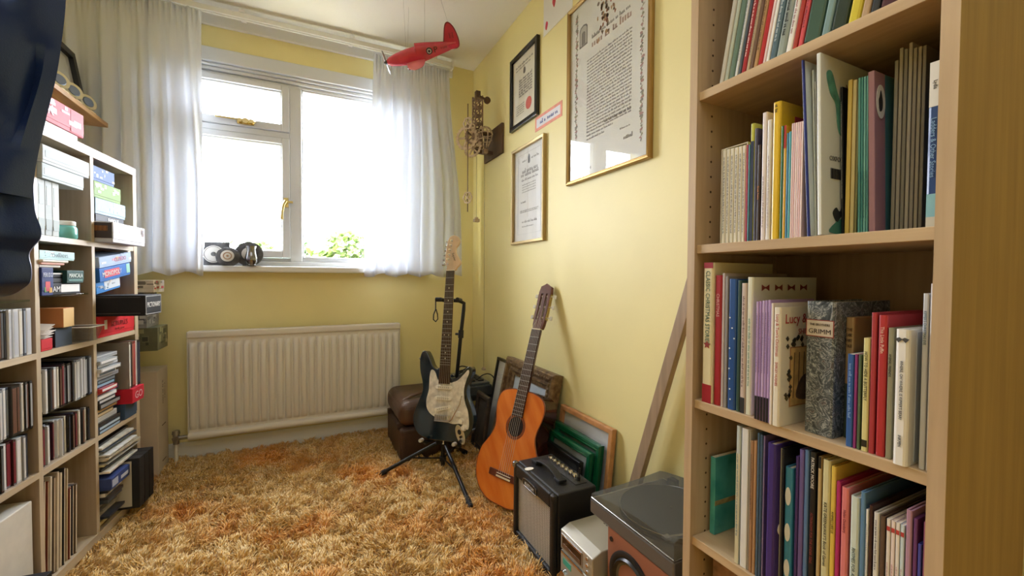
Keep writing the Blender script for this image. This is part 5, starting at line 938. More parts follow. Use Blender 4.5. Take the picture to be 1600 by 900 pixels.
# ------------------------------------------------------------------ wall clock of plywood gears, hanging model aeroplane, window sill pieces
PLY = M('8b7460', .6, var=.3, vscale=40); PLYL = M('c3ae92', .6, var=.2, vscale=50); PLYD = M('5c4636', .6, var=.25, vscale=30, stretch=(1, 1, .2))
ck = thing('wall_clock', 'plywood gear clock with pendulum on the yellow wall right of the curtain', 'clock', (WR-.02, 2.45, 1.84))
def slanted(): 
    a, b_ = onx(757, 222, WR-.012), onx(785, 183, WR-.012); z0, z1 = onx(757, 256, WR-.012)[2], onx(757, 213, WR-.012)[2]
    return min(a[1], 2.62), b_[1], z0, z1
cy1, cy0, cz0, cz1 = slanted()
MB().box(WR-.016, WR-.001, cy0, cy1, cz0, cz1).build('back_board', PLYD, ck, bevel=.002)
def gear(c, R, ax, par, mat, teeth=24, spokes=5, th=.005, name='gear_wheel', cross=False):
    mb = MB(); ax = Vector(ax).normalized(); u = ax.orthogonal().normalized(); w_ = ax.cross(u); mb.T = Matrix(((u.x, w_.x, ax.x, c[0]), (u.y, w_.y, ax.y, c[1]), (u.z, w_.z, ax.z, c[2]), (0, 0, 0, 1)))
    n = teeth*4; ro = [R*(1.0 if (i//2) % 2 else .92) for i in range(n)]; ri = R*.74; P = []
    for z in (0, th): P.append([(ro[i]*math.cos(2*math.pi*i/n), ro[i]*math.sin(2*math.pi*i/n), z) for i in range(n)])
    I = [[(ri*math.cos(2*math.pi*i/n), ri*math.sin(2*math.pi*i/n), z) for i in range(n)] for z in (th, 0)]
    mb.grid([P[0], P[1], I[0], I[1], P[0]], closed=True)
    for k in range(spokes): a = 2*math.pi*k/spokes; d = Vector((math.cos(a), math.sin(a), 0)); e = Vector((-d.y, d.x, 0))*R*.07; mb.prism([tuple((d*R*.1+e)[:2]), tuple((d*R*.78+e)[:2]), tuple((d*R*.78-e)[:2]), tuple((d*R*.1-e)[:2])], 0, th)
    mb.cyl((0, 0, -.002), (0, 0, th+.002), R*.2, n=14); return mb.build(name, mat, par)
CX, CYY = .945, 2.44                                                       # the works stand out from the wall
czm = zpy(216, CX, CYY)
for z in (cz0+.03, cz1-.03):
    mb = MB(); mb.box(CX-.02, WR-.014, CYY-.012, CYY+.012, z-.011, z+.011); mb.build('bracket_arm', PLYD, ck, bevel=.001)
mb = MB(); zt, zb = zpy(143, CX, CYY), zpy(232, CX, CYY)
for dy in (-.024, .024):
    for dx in (-.022, .022): mb.box(CX+dx-.004, CX+dx+.004, CYY+dy-.004, CYY+dy+.004, zb, zt-.03)
for i in range(7):
    z = zb+(zt-.05-zb)*i/6; mb.box(CX-.026, CX+.026, CYY-.028, CYY+.028, z-.004, z+.004)
    if i < 6:
        z2 = zb+(zt-.05-zb)*(i+1)/6
        mb.tube([(CX-.022, CYY-.026, z), (CX+.022, CYY-.026, z2)], .003, 5); mb.tube([(CX+.022, CYY-.026, z), (CX-.022, CYY-.026, z2)], .003, 5); mb.tube([(CX-.024, CYY-.024, z), (CX-.024, CYY+.024, z2)], .003, 5)
mb.build('lattice_tower', PLY, ck)
mb = MB(); mb.box(CX-.014, CX+.014, CYY-.014, CYY+.014, zt-.045, zt); mb.cyl((CX+.0, CYY-.03, zt-.04), (CX+.055, CYY-.03, zt-.055), .007, n=10); mb.cyl((CX+.05, CYY-.038, zt-.055), (CX+.05, CYY-.022, zt-.055), .020, n=18); mb.build('tower_head', PLYD, ck)
for c, R, ax, mt in (((CX-.075, CYY-.02, czm-.015), .075, (-.75, -.66, 0), PLYL), ((CX-.045, CYY-.045, czm-.01), .050, (-.4, -.9, 0), PLY), ((CX-.04, CYY-.03, czm-.075), .060, (-.75, -.6, .2), PLYL), ((CX-.01, CYY-.035, czm+.02), .03, (0, -1, 0), PLYD), ((CX-.065, CYY-.06, czm+.035), .028, (-.5, -.85, 0), PLYL)): gear(c, R, ax, ck, mt, 20)
gl = (CX+.025, CYY-.06, czm+.005); mb = MB()                                # balloon shaped cage
for k in range(8):
    a = math.pi*k/4; mb.tube([(gl[0]+.046*math.sin(t)*math.cos(a)*(1 if t < 1.7 else .95), gl[1]+.046*math.sin(t)*math.sin(a), gl[2]+.050*math.cos(t)-(.018*(max(0, t-1.6))**2)) for t in np.linspace(.05, 2.7, 12)], .0028, 5)
for t in (.8, 1.45, 2.1): mb.ring((gl[0], gl[1], gl[2]+.050*math.cos(t)-(.018*(max(0, t-1.6))**2)), .046*math.sin(t), .0026, n=24, k=5)
mb.build('balloon_cage', PLYL, ck); MB().box(gl[0]-.014, gl[0]+.014, gl[1]-.014, gl[1]+.014, gl[2]-.108, gl[2]-.085).build('basket', PLY, ck)
pd = ony(731, 200, 2.36); pz0, pz1 = zpy(331, pd[0], 2.36), zpy(162, pd[0], 2.36); mb = MB(); mb.tube([(pd[0], 2.36, pz0), (pd[0], 2.36, pz1)], .0028, 6); mb.tube([(pd[0], 2.36, czm), (CX-.05, CYY-.03, czm)], .004, 6); pn = mb.build('pendulum_rod', PLYD, ck)
for py_ in (193, 309): gear((pd[0], 2.357, zpy(py_, pd[0], 2.36)), .036, (-.85, -.5, 0), pn, PLYL, 6, 4, name='pendulum_bob')
for x, y, z1, z0, wsz in ((CX-.005, CYY, zb, zpy(347, CX, CYY), .018), (CX+.045, CYY-.005, zb, zpy(578, CX+.045, CYY), .012)):
    mb = MB(); mb.tube([(x, y, z1), (x, y, z0+wsz)], .001, 5); cdn = mb.build('weight_cord', M('6a5c48', .8), ck); mb = MB(); mb.box(x-wsz*.9, x+wsz*.9, y-wsz*.9, y+wsz*.9, z0, z0+wsz); mb.box(x-wsz*.5, x+wsz*.5, y-wsz*.5, y+wsz*.5, z0+wsz, z0+wsz*1.6); mb.build('weight', PLYL, cdn, bevel=.001)

# aeroplane
nose, tail = Vector(ony(603, 98, 2.30)), Vector(ony(717, 73, 2.15)); ax = (tail-nose).normalized(); up = (Vector((0, 0, 1))-ax*ax.z).normalized(); sd = up.cross(ax)
roll = math.radians(-46); up, sd = up*math.cos(roll)+sd*math.sin(roll), sd*math.cos(roll)-up*math.sin(roll)
PL_ = (tail-nose).length; PM = Matrix(((ax.x, sd.x, up.x, nose.x), (ax.y, sd.y, up.y, nose.y), (ax.z, sd.z, up.z, nose.z), (0, 0, 0, 1)))
ap = thing('model_aeroplane', 'red model fighter aeroplane hanging on threads below the ceiling', 'model aeroplane', mat=Matrix.Translation(nose))
REDP = M('c4354a', .3, coat=.4, var=.12, vscale=20); REDP_LIT = M('e0808a', .35, coat=.2); DKR = M('7c1c2c', .4)
def app(nm, mb, mt, par=None, **k): m2 = MB(); m2.v = [tuple(PM @ Vector(p)) for p in mb.v]; m2.f = mb.f; m2.m = mb.m; return m2.build(nm, mt, par or ap, **k)
L = PL_; st_ = [(0.02, .011, .014, 0), (.06, .020, .028, .0), (.16, .027, .040, .002), (.30, .030, .050, .004), (.42, .030, .054, .004), (.43, .029, .063, .012), (.55, .027, .056, .012), (.70, .020, .043, .013), (.85, .013, .030, .014), (.97, .006, .018, .016)]
P = [[(x*L, a*math.cos(t), c+b_*math.sin(t)*.78) for t in np.linspace(0, 6.2832, 17)[:-1]] for x, a, b_, c in st_]
mb = MB(); mb.grid(P, closed=True); mb.add(P[-1], [tuple(range(16))]); fus = app('fuselage', mb, REDP, smooth=True)
def aerofoil(pts_root, span, sgn, z0, dih, th, x0, c0):
    mb = MB(); rows = []
    for k in range(9):
        u = k/8; c = c0*(1-.38*u)*math.sqrt(max(.03, 1-(u**7))); xm = x0+c0*.06*u; y = sgn*(.015+span*u); z = z0+dih*u
        rows.append([(xm-c*.38+c*(.5-.5*math.cos(t)), y, z+th*c/c0*math.sin(t)*(.9 if t < math.pi else .5)) for t in np.linspace(0, 6.2832, 15)[:-1]])
    mb.grid(rows if sgn < 0 else rows, closed=True); mb.add(rows[-1], [tuple(range(14))]); return mb
wz = -.020
for sg in (-1, 1): wg = app('wing', aerofoil(None, .150, sg, wz, .012, .009, L*.36, .105), REDP_LIT if sg < 0 else REDP, smooth=True);  # window light on the near wing put into its paler colour
for sg in (-1, 1): app('tailplane', aerofoil(None, .062, sg, .018, .002, .004, L*.90, .05), REDP, smooth=True)
fn = spline([(L*.82, .02), (L*.84, .066), (L*.88, .110), (L*.925, .118), (L*.98, .090), (L*1.01, .04), (L*1.0, .004), (L*.93, -.002)], 5)
def xz(mb, pts, y0, y1): mb.T = Matrix(((1, 0, 0, 0), (0, 0, -1, 0), (0, 1, 0, 0), (0, 0, 0, 1))); mb.prism(pts, y0, y1); return mb
app('tail_fin', xz(MB(), fn, -.003, .003), REDP, smooth=True); cen = (L*.93, .052)
mb = MB(); mb.tube([(x, 0, z) for x, z in fn], .0038, 6, closed=True); app('fin_edge', mb, DKR)
for y in (-.0034, .0034):
    for k, c in enumerate(('2a2438', 'a83a4a', '2a2438')): mb = MB(); xz(mb, [(L*.905+.008*k, .048), (L*.911+.008*k, .048), (L*.911+.008*k, .074), (L*.905+.008*k, .074)], -y-.0004, -y+.0004); app('fin_flash', mb, M(c, .4))
for sgn in (-1, 1):
    for r_, c, e in ((.0165, '1b1d2a', 0), (.0115, 'b9b6b4', .0006), (.006, '1b1d2a', .0012)):
        mb = MB(); mb.cyl((L*.60, sgn*.022, .018), (L*.60, sgn*(.0262+e), .018), r_, n=24); app('roundel', mb, M(c, .4), fus)
sidef = lambda x, y, z, : PM @ frame4((x, y, z), (1, 0, .0), (0, 0, 1))
writing('code_letter', 'P', sidef(L*.69, -.0222, .018), .030, M('3a1420', .4), fus); writing('serial_print', 'K1093', sidef(L*.80, -.0172, .018), .009, M('3a1420', .4), fus)
writing('wing_print', 'W1538', PM @ frame4((L*.36, -.085, wz-.0085), (1, 0, 0), (0, -1, 0)), .012, M('4a1c28', .4), ap)
mb = MB(); P = [[(L*.36+x, .014*w_*math.cos(t), -.048+.014*w_*math.sin(t)) for t in np.linspace(0, 6.2832, 13)[:-1]] for x, w_ in ((-.04, .2), (-.034, .8), (0, 1), (.03, .8), (.038, .2))]; mb.grid(P, closed=True); app('radiator_scoop', mb, DKR, smooth=True)
mb = MB(); mb.T = Matrix.Rotation(math.radians(-90), 4, 'Y') @ Matrix.Translation((0, 0, -L*.02)); mb.lathe([(.0115, 0), (.0105, .008), (.006, .016), (.0002, .02)], 16); spn = app('spinner', mb, M('4a4648', .3, .4), smooth=True)
pr = math.radians(16)
for sg, c in ((1, 'a9aeb0'), (-1, '1a1a1c')):
    mb = MB(); pts = spline([(-.003, .006), (-.0075, .025), (-.007, .05), (-.002, .068), (.004, .06), (.006, .03), (.003, .006)], 4)
    mb.T = Matrix.Translation((.002, 0, 0)) @ Matrix.Rotation((0 if sg > 0 else math.pi)+pr*1, 4, 'X') @ Matrix.Rotation(math.radians(55), 4, 'Z') @ Matrix(((1, 0, 0, 0), (0, 0, -1, 0), (0, 1, 0, 0), (0, 0, 0, 1)))
    mb.prism(pts, -.001, .001); app('propeller_blade', mb, M(c, .3, .3), spn)
for lx, ly, tx, ty in ((.3, -.015, -.03, -.06), (.32, .015, .02, .06), (.55, 0, .0, 0), (.93, 0, -.05, .02)):
    a = PM @ Vector((L*lx, ly, .03 if lx < .9 else .1)); mb = MB(); mb.tube([a, (a.x+tx, a.y+ty, HC+.0005)], .0006, 4); mb.build('hanging_thread', M('a8a6a2', .7), ap)

# pewter and slate pieces on the window sill
SZ = WZ0+.0006; PEW = M('6b6a68', .35, .55, var=.3, vscale=30, bump=.15, bscale=60); SLT = M('4f4f50', .6, var=.35, vscale=40, bump=.4, bscale=140); DIAL = M('d6d3cb', .4)
def sill(px): p = ony(px, 415, D-.055); return p[0], D-.055
def disc(x, y, z, r, mt, par, nm, th=.004, off=0): mb = MB(); mb.cyl((x, y-off, z), (x, y-off-th, z), r, r*.97, 32); return mb.build(nm, mt, par, smooth=True)
x, y = sill(338); p = thing('slate_plaque', 'square grey slate plaque with a round pale dial at the left end of the sill', 'plaque', (x, y, SZ))
mb = MB(); mb.T = Matrix.Translation((x, y+.012, SZ)) @ Matrix.Rotation(math.radians(-9), 4, 'X'); mb.box(-.058, .058, -.006, .006, 0, .128); mb.build('slab', SLT, p, bevel=.002); mb = MB(); mb.T = Matrix.Translation((x-.012, y+.004, SZ+.060)) @ Matrix.Rotation(math.radians(81), 4, 'X'); mb.lathe([(.046, 0), (.047, .003), (.043, .005), (.0002, .005)], 36); d_ = mb.build('dial', DIAL, p, smooth=True)
mb = MB(); mb.T = Matrix.Translation((x-.012, y+.004, SZ+.060)) @ Matrix.Rotation(math.radians(81), 4, 'X'); mb.ring((0, 0, .005), .041, .0012, n=32, k=5); mb.lathe([(.012, .005), (.010, .008), (.0002, .009)], 16); mb.build('dial_mark', M('5a5854', .5), d_)
x, y = sill(358); p = thing('slate_clock', 'low many-sided grey slate clock with a small pale dial, between square plaque and round plate', 'clock', (x, y-.036, SZ)); y -= .036
mb = MB(); mb.T = Matrix.Translation((x, y, SZ)) @ Matrix.Rotation(math.radians(80), 4, 'X'); pts = [(.058*math.cos(a), .046+.052*math.sin(a)) for a in np.linspace(math.radians(-62), math.radians(242), 10)]; mb.prism(pts, -.012, .012); mb.build('body', SLT, p, bevel=.003)
mb = MB(); mb.T = Matrix.Translation((x, y-.014, SZ+.05)) @ Matrix.Rotation(math.radians(80), 4, 'X'); mb.lathe([(.030, 0), (.031, .003), (.026, .004), (.0002, .004)], 32); d_ = mb.build('dial', DIAL, p, smooth=True); mb = MB(); mb.T = Matrix.Translation((x, y-.014, SZ+.05)) @ Matrix.Rotation(math.radians(80), 4, 'X'); mb.ring((0, 0, .004), .018, .003, n=28, k=5); mb.lathe([(.006, .004), (.005, .007), (.0002, .007)], 12); mb.build('dial_mark', M('a8876a', .5), d_)
x, y = sill(389); p = thing('pewter_plate', 'large round dark grey plate with a dial standing behind the pewter jug', 'plate', (x, y, SZ))
mb = MB(); mb.T = Matrix.Translation((x, y+.012, SZ+.066)) @ Matrix.Rotation(math.radians(83), 4, 'X'); mb.lathe([(.068, -.006), (.0685, 0), (.062, .004), (.046, .003), (.044, .0), (.0002, .0)], 40); mb.build('rim', SLT, p, smooth=True); mb = MB(); mb.T = Matrix.Translation((x, y+.010, SZ+.066)) @ Matrix.Rotation(math.radians(83), 4, 'X'); mb.lathe([(.036, .003), (.033, .006), (.0002, .006)], 32); mb.build('dial', DIAL, p, smooth=True); mb = MB(); mb.box(x-.03, x+.03, y+.0, y+.026, SZ, SZ+.012); mb.build('foot', SLT, p)
x, y = sill(394); y -= .036; p = thing('pewter_jug', 'small shiny pewter jug in front of the round dark plate on the sill', 'jug', (x, y-.012, SZ)); mb = MB(); mb.T = Matrix.Translation((x, y, SZ)); mb.lathe([(.0002, 0), (.022, 0), (.024, .004), (.021, .008), (.030, .026), (.031, .042), (.026, .064), (.0215, .082), (.024, .104), (.0245, .107), (.0225, .107), (.020, .083), (.024, .064), (.028, .042), (.0002, .02)], 32, cap=False); mb.build('body', M('8a8a8a', .15, 1), p, smooth=True)

# ------------------------------------------------------------------ navy satin gown hanging in the left foreground
def gown():
    yg = .76; root = thing('gown', 'dark navy satin gown hanging in the left foreground', 'gown', (-.45, yg, .95))
    SAT = M('1a2a54', .30, spec=.75, bump=.08, bscale=500); SAT.node_tree.nodes['Principled BSDF'].inputs['Specular Tint'].default_value = (.45, .6, 1, 1)
    edge = [(-90, 104), (0, 103), (60, 97), (120, 88), (190, 71), (255, 57), (310, 50)]; low = [(290, 52), (330, 55), (357, 64), (372, 63), (385, 52), (398, 45), (420, 49), (440, 47), (452, 34), (462, 14), (466, -20)]
    def body(nm, edge, y0, xl, seed, amp, thick, diag):
        es = spline(edge, 6, False); P = []; r = random.Random(seed); ph = [r.uniform(0, 6) for _ in range(5)]
        for k, (py, px) in enumerate(es):
            p = ony(px, py, y0); zc = p[2]; xr = p[0]; n = 40; row = []
            for j in range(n+1):
                u = j/n; x = xr+(xl-xr)*u; e = math.sin(math.pi*min(1, u*7)/2)**.6
                f = amp*(math.sin(34*u+diag*zc+ph[0])+.6*math.sin(57*u-diag*.9*zc+ph[1])+.3*math.sin(91*u+ph[2]+9*zc)); row.append((x, y0-(thick+f)*e, zc))
            for j in range(n, -1, -1):
                u = j/n; row.append((xr+(xl-xr)*u, y0+(thick*.8)*math.sin(math.pi*min(1, u*7)/2)**.6, zc))
            P.append(row)
        mb = MB(); mb.grid(P, closed=True); m = len(P[0]); mb.add(P[-1], [tuple(range(m))]); mb.add(P[0], [tuple(range(m-1, -1, -1))]); return mb.build(nm, SAT, root, smooth=True)
    body('sleeve', edge, yg, -.60, 4, .015, .040, 22.0)
    body('hem', low, yg+.005, -.60, 8, .015, .050, -16.0)
    # shoulders, hanger and the rail it hangs on, above the frame
    zt = ony(104, -90, yg)[2]; P = []
    for k in range(9):
        v = k/8; wv_ = (1-v)**.5; P.append([(-.46+(.18*wv_+.03)*math.cos(t), yg+(.034*wv_+.006)*math.sin(t), zt-.01+.12*v) for t in np.linspace(0, 6.2832, 33)[:-1]])
    mb = MB(); mb.grid(P, closed=True); mb.build('shoulders', SAT, root, smooth=True)
    mb = MB(); z = zt+.10; mb.tube(spline([(-.46, yg, z), (-.46, yg, z+.05), (-.445, yg, z+.075), (-.46, yg, z+.095), (-.475, yg, z+.08)], 5, False), .0025, 6); mb.build('hanger_hook', CHROME, root, smooth=True)
    mb = MB(); mb.cyl((-.46, YB, zt+.1895-.012), (-.46, .95, zt+.1895-.012), .0095, n=14); mb.tube([(-.46, .9, zt+.177), (-.46, .9, HC)], .006, 8); mb.tube([(-.46, -.6, zt+.177), (-.46, -.6, HC)], .006, 8); tag(mb.build('clothes_rail', STEEL, smooth=True), 'steel clothes rail carrying the navy gown, above the left edge of the photo', 'rail')
gown()

# ------------------------------------------------------------------ open shelf unit of games and discs along the left wall
UA = math.atan2(.103, .9947); UM = Matrix.Translation((-.713, 1.798, 0)) @ Matrix.Rotation(-UA, 4, 'Z')    # local x out into the room, y along the unit, z up
UI = UM.inverted()
Uo, Un, Ud = UM @ Vector((0, 0, 0)), UM.to_3x3() @ Vector((1, 0, 0)), UM.to_3x3() @ Vector((0, 1, 0))
def S(px, w=0, z=1.0): return tpx(tuple(Uo+Un*w+Vector((0, 0, z))), tuple(Ud), px)
def Zp(py, s, w=0): return tpy(tuple(Uo+Ud*s+Un*w), (0, 0, 1), py)
UD = .338; un = thing('shelf_unit', 'pale wooden open shelf unit full of games and discs along the left wall', 'shelf unit', mat=UM)
def ub(x0, x1, y0, y1, z0, z1, nm, mt, par=un, **k): return MB().box(x0, x1, y0, y1, z0, z1).build(nm, mt, par, local=True, **k)
UZ0 = FLOOR; US0, US1 = -.372, .558; ROWS = (.03, .385, .742, 1.095); TOPB = 1.398
ub(-UD, 0, US0, US1, TOPB, 1.430, 'top_board', UNIT, bevel=.001); ub(-UD, 0, US0+.03, US1-.03, 0, .03, 'bottom_board', UNIT); ub(-UD+.02, -.01, US0+.03, US1-.03, FLOOR, 0, 'plinth', UNIT)
for a, b_ in ((US0, US0+.029), (US1-.029, US1)): ub(-UD, 0, a, b_, FLOOR, TOPB-.0002, 'end_panel', UNITZ, bevel=.001)
DIV = ((-.060, -.042), (.228, .246))
for a, b_ in DIV: ub(-UD, -.0025, a, b_, .03, TOPB, 'divider', UNITSHADE); ub(-.0024, -.001, a, b_, .03, TOPB, 'edge_strip', UNITZ)  # inner boards carry compartment shade in their colour; edges keep the plain tone
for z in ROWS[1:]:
    for a, b_ in ((US0+.029, DIV[0][0]), (DIV[0][1], DIV[1][0]), (DIV[1][1], US1-.029)): ub(-UD, -.0025, a, b_, z-.018, z, 'shelf', UNITSHADE_Y); ub(-.0024, -.001, a, b_, z-.018, z, 'edge_strip', UNIT)
ub(-UD-.004, -UD, US0, US1, 0, 1.43, 'back_panel', UNITSHADE_IN)  # compartment shade put into the back's dark wood colour
FR = lambda s, z, w: frame4((w, s, z), (0, 1, 0), (0, 0, 1))           # front face frame in unit axes
SDF = lambda s, z, w: frame4((w, s, z), (1, 0, 0), (0, 0, 1))          # near side face frame
def gbox(name, label, cat, s0, s1, z0, z1, w, dp, col, tilt=0, yaw=0, lid=None, group=None, txt=(), art=(), sideart=(), rough=.6, bev=.0015):
    """a carton: base and lid, lettering and colour panels on its front (room) face; tilt = rolled about the depth axis, yaw about z"""
    W, H = s1-s0, z1-z0; c = Vector((w, (s0+s1)/2, z0)); m = UM @ Matrix.Translation(c) @ Matrix.Rotation(math.radians(yaw), 4, 'Z') @ Matrix.Rotation(math.radians(tilt), 4, 'X')
    r = thing(name, label, cat, mat=m, group=group); cm = M(col, rough, var=.06, vscale=18, spec=.25)
    MB().box(-dp, -.001, -W/2+.001, W/2-.001, 0, H*.97).build('base', M(lid, rough) if lid else cm, r, local=True, bevel=bev); MB().box(-dp-.0006, 0, -W/2, W/2, H*.16, H).build('lid', cm, r, local=True, bevel=bev)
    for y0, y1, a0, a1, cc in art: MB().box(0, .0005, -W/2+W*y0, -W/2+W*y1, H*a0, H*a1).build('panel_print', M(cc, rough), r, local=True)
    for x0, x1, a0, a1, cc in sideart: MB().box(-dp+dp*x0, -dp+dp*x1, -W/2-.0011, -W/2-.0006, H*a0, H*a1).build('side_print', M(cc, rough), r, local=True)
    for t, y, zf, hf_, cc in txt: writing('box_lettering', t, FR(-W/2+W*y, H*zf, .0011), H*hf_, M(cc, .4), r, maxw=W*.8, local=True)
    return r
def mottle(r, W, H, cols, n, seed, w=.0006):
    q = random.Random(seed)
    for i in range(n):
        y, z, a, b_ = q.uniform(-W*.45, W*.4), q.uniform(H*.2, H*.85), q.uniform(W*.04, W*.14), q.uniform(H*.08, H*.25); MB().box(0, w+.00002*i, y, min(y+a, W*.49), z, min(z+b_, H*.97)).build('panel_print', M(cols[i % len(cols)], .4), r, local=True)
# --- top right compartment: games
z = ROWS[3]+.0006
r = gbox('game_box', 'white board game box with a red oval LOGO jutting out of the top right compartment', 'game box', .252, .50, z, z+.075, .05, .3, 'bfbdc0', art=[(.02, .98, .2, .96, 'b4b0b6'), (.84, .97, .5, .9, 'd89a3a')], sideart=[(.55, .99, .2, .95, '3a2a24'), (.6, .95, .55, .8, 'b8743a')])
patch('logo_oval', [(.052*math.cos(a), .026*math.sin(a)) for a in np.linspace(0, 6.28, 29)[:-1]], FR(-.03, .043, .0006), M('c83038', .35), r); patch('logo_oval', [(.046*math.cos(a), .021*math.sin(a)) for a in np.linspace(0, 6.28, 29)[:-1]], FR(-.03, .043, .0012), M('b0c4dc', .35), r); writing('box_lettering', 'LOGO', FR(-.03, .043, .0018), .020, M('c02a34'), r, local=True)
mottle(r, .248, .075, ('c88a90', '8a9ab0', 'b8b4ba', '9a7a8a'), 10, 3)
z += .0758; gbox('game_box', 'flat black game box lying on the white LOGO box', 'game box', .262, .46, z, z+.028, -.004, .26, '26272b', txt=[('FAMOUS', .6, .5, .5, 'd8d8dc')])
z += .0288; r = gbox('game_box', 'pale blue game box between the black and the green boxes', 'game box', .258, .47, z, z+.058, -.002, .28, '8fa8bc'); mottle(r, .212, .058, ('7fa8c8', 'd8e4ec', '6a90b0'), 7, 5)
z += .0588; r = gbox('game_box', 'lime green game box below the dark blue one in the top right compartment', 'game box', .256, .44, z, z+.06, -.004, .28, '6f9040'); mottle(r, .184, .06, ('c8d88a', '5a8a3a', 'd8c86a', 'e0e0c8'), 9, 6)
z += .0608; r = gbox('game_box', 'dark blue game box on top of the stack in the top right compartment', 'game box', .25, .40, z, z+.054, -.006, .28, '3a5a94'); mottle(r, .15, .054, ('8aa4cc', '20345c', 'c8b070'), 7, 7)
# --- second right compartment
z = ROWS[2]+.0006
gbox('game_box', 'bright red game box at the bottom of the second right compartment', 'game box', .254, .522, z, z+.078, 0, .29, 'c8222c', txt=[('SCRUPLES', .56, .56, .26, '7c1018'), ('family game', .56, .28, .14, '7c1018')], sideart=[(.7, .98, .2, .9, 'a81a24')], art=[(.16, .23, .35, .8, 'eee6e0')])
gbox('card_box', 'small cream box on the red game box beside the black one', 'box', .2475, .266, z+.0785, z+.14, -.01, .12, 'd8c4a0')
gbox('game_box', 'long black game box with white PICTIONARY lettering jutting out past the unit', 'game box', .272, .412, z+.0785, z+.156, .135, .36, '1c1d20', txt=[('PICTIONARY', .5, .52, .26, 'ecebe6')], art=[(.03, .97, .05, .075, 'b8b8b4'), (.03, .97, .93, .955, 'b8b8b4'), (.03, .045, .05, .955, 'b8b8b4'), (.955, .97, .05, .955, 'b8b8b4')], sideart=[(.42, .96, .12, .14, '5a5a5c'), (.42, .96, .9, .92, '5a5a5c')])
r = gbox('game_box', 'blue and white game box under the Monopoly box', 'game box', .262, .43, z+.172, z+.214, -.005, .27, '2f7ac0', tilt=8, art=[(.32, .98, .2, .95, 'c8d0d8')]); mottle(r, .168, .046, ('9aa4b0', '6a88a8', 'd8d4d0'), 8, 9, .0012)
gbox('game_box', 'blue Monopoly box lying tilted in the second right compartment', 'game box', .262, .486, z+.2205, z+.2695, .006, .28, '2c68b4', tilt=8, art=[(.14, .62, .25, .82, 'c83a4c'), (.86, .98, .2, .95, '8ac0b0')], txt=[('MONOPOLY', .38, .53, .36, 'f0eeee')])
r = gbox('game_box', 'light pink and blue game box resting on top of the Monopoly box', 'game box', .264, .50, z+.2725, z+.313, .004, .28, 'a8bcd8', tilt=8, txt=[('CLUEDO', .62, .55, .4, 'c04a70')]); mottle(r, .236, .05, ('d8a8bc', '8aa0c8', 'd8ccb0', 'e4e0e8'), 8, 10)
# --- cases: a disc case is case + white spine inlay
def dcase(s0, s1, z0, h, w, dp, col, inlay, label, group, name='cd_case', flat=False, ins=None):
    o = MB(); W = s1-s0
    o.box(-dp, 0, 0, W, 0, h); m = o.build(name, M(col, .12, coat=.3), None, bevel=.0008); m.matrix_basis = UM @ Matrix.Translation((w, s0, z0)); tag(m, label, 'disc case', group)
    if inlay:
        if flat: MB().box(-.001, .0004, W*.05, W*.95, h*.2, h*.8).build('spine_inlay', M(inlay, .3), m, local=True)
        else: MB().box(-.001, .0004, W*.14, W*.86, h*.05, h*.95).build('spine_inlay', M(inlay, .3), m, local=True)
    return m
CDC = (('1c1d22', '5a5c60'), ('c8ccd0', 'e4e4e2'), ('26282e', 'a0a4a8'), ('8a8e94', 'c8c8c8'), ('2e2a28', '6a4a3c'), ('d4d6d8', 'b8bcc4'), ('17181c', '2f3440'), ('4a5260', '8a94a4'), ('3a1c24', '7a2c38'), ('b8b4aa', 'd8d4c8'))
NAMES = ('black', 'clear pale', 'dark grey', 'mid grey', 'brown', 'silvery', 'black', 'slate', 'dark red', 'cream')
def cdrow(s0, s1, z0, h, w, dp, group, where, seed, jw=.006, wid=.0104, hj=0):
    q = random.Random(seed); s = s0; i = 0; k0 = 0
    while s+wid < s1:
        k = q.randrange(len(CDC)); ww = wid*q.choice((1, 1, 1, .55, 1.9) if wid > .008 else (1, 1, 1.3)); ww = min(ww, s1-s)
        dcase(s, s+ww-.0006, z0, h-q.uniform(0, hj), w-q.uniform(0, jw), dp, CDC[k][0], CDC[k][1], '%s disc case, %s from the left in %s' % (NAMES[k], nth(i), where), group); s += ww; i += 1
Zg = lambda z: z+.0066
def gshelf(a, b_, z, label, w=-.012):
    o = MB().box(w-.26, w, a+.001, b_-.001, z, z+.006).build('glass_shelf', glass_mat('shelf_glass', (.80, .88, .86), ior=1.5), None, bevel=.0008); o.matrix_basis = UM.copy(); tag(o, label, 'shelf')
A1, B1 = DIV[0][1], DIV[1][0]; A0, B0 = -.215, DIV[0][0]
gshelf(A1, B1, .542, 'glass insert shelf carrying the upper row of discs in the middle column'); gshelf(US0+.029, B0, .518, 'glass insert shelf carrying discs in the third left compartment'); gshelf(A1, B1, .905, 'glass insert shelf under the Mancala box in the second middle compartment')
gshelf(US0+.029, B0, .896, 'glass insert shelf above the top row of discs in the left column')
cdrow(A1+.002, B1-.004, ROWS[1]+.0006, .125, -.006, .14, 'discs in the lower middle row', 'the lower middle disc row', 21, .02, hj=.006)
cdrow(A1+.002, B1-.002, Zg(.542), .14, -.004, .14, 'discs on the middle glass shelf', 'the middle glass shelf row', 22, .008, hj=.012)
cdrow(A0, B0-.006, ROWS[2]+.0006, .135, -.004, .14, 'discs in the top left row', 'the left row just under the gown', 23, .006)
cdrow(A0, B0-.006, Zg(.518), .14, -.004, .14, 'discs on the left glass shelf', 'the left glass shelf row', 24, .01)
cdrow(A0, B0-.026, ROWS[1]+.0006, .128, -.004, .14, 'discs in the lower left row', 'the lower left disc row', 25, .01)
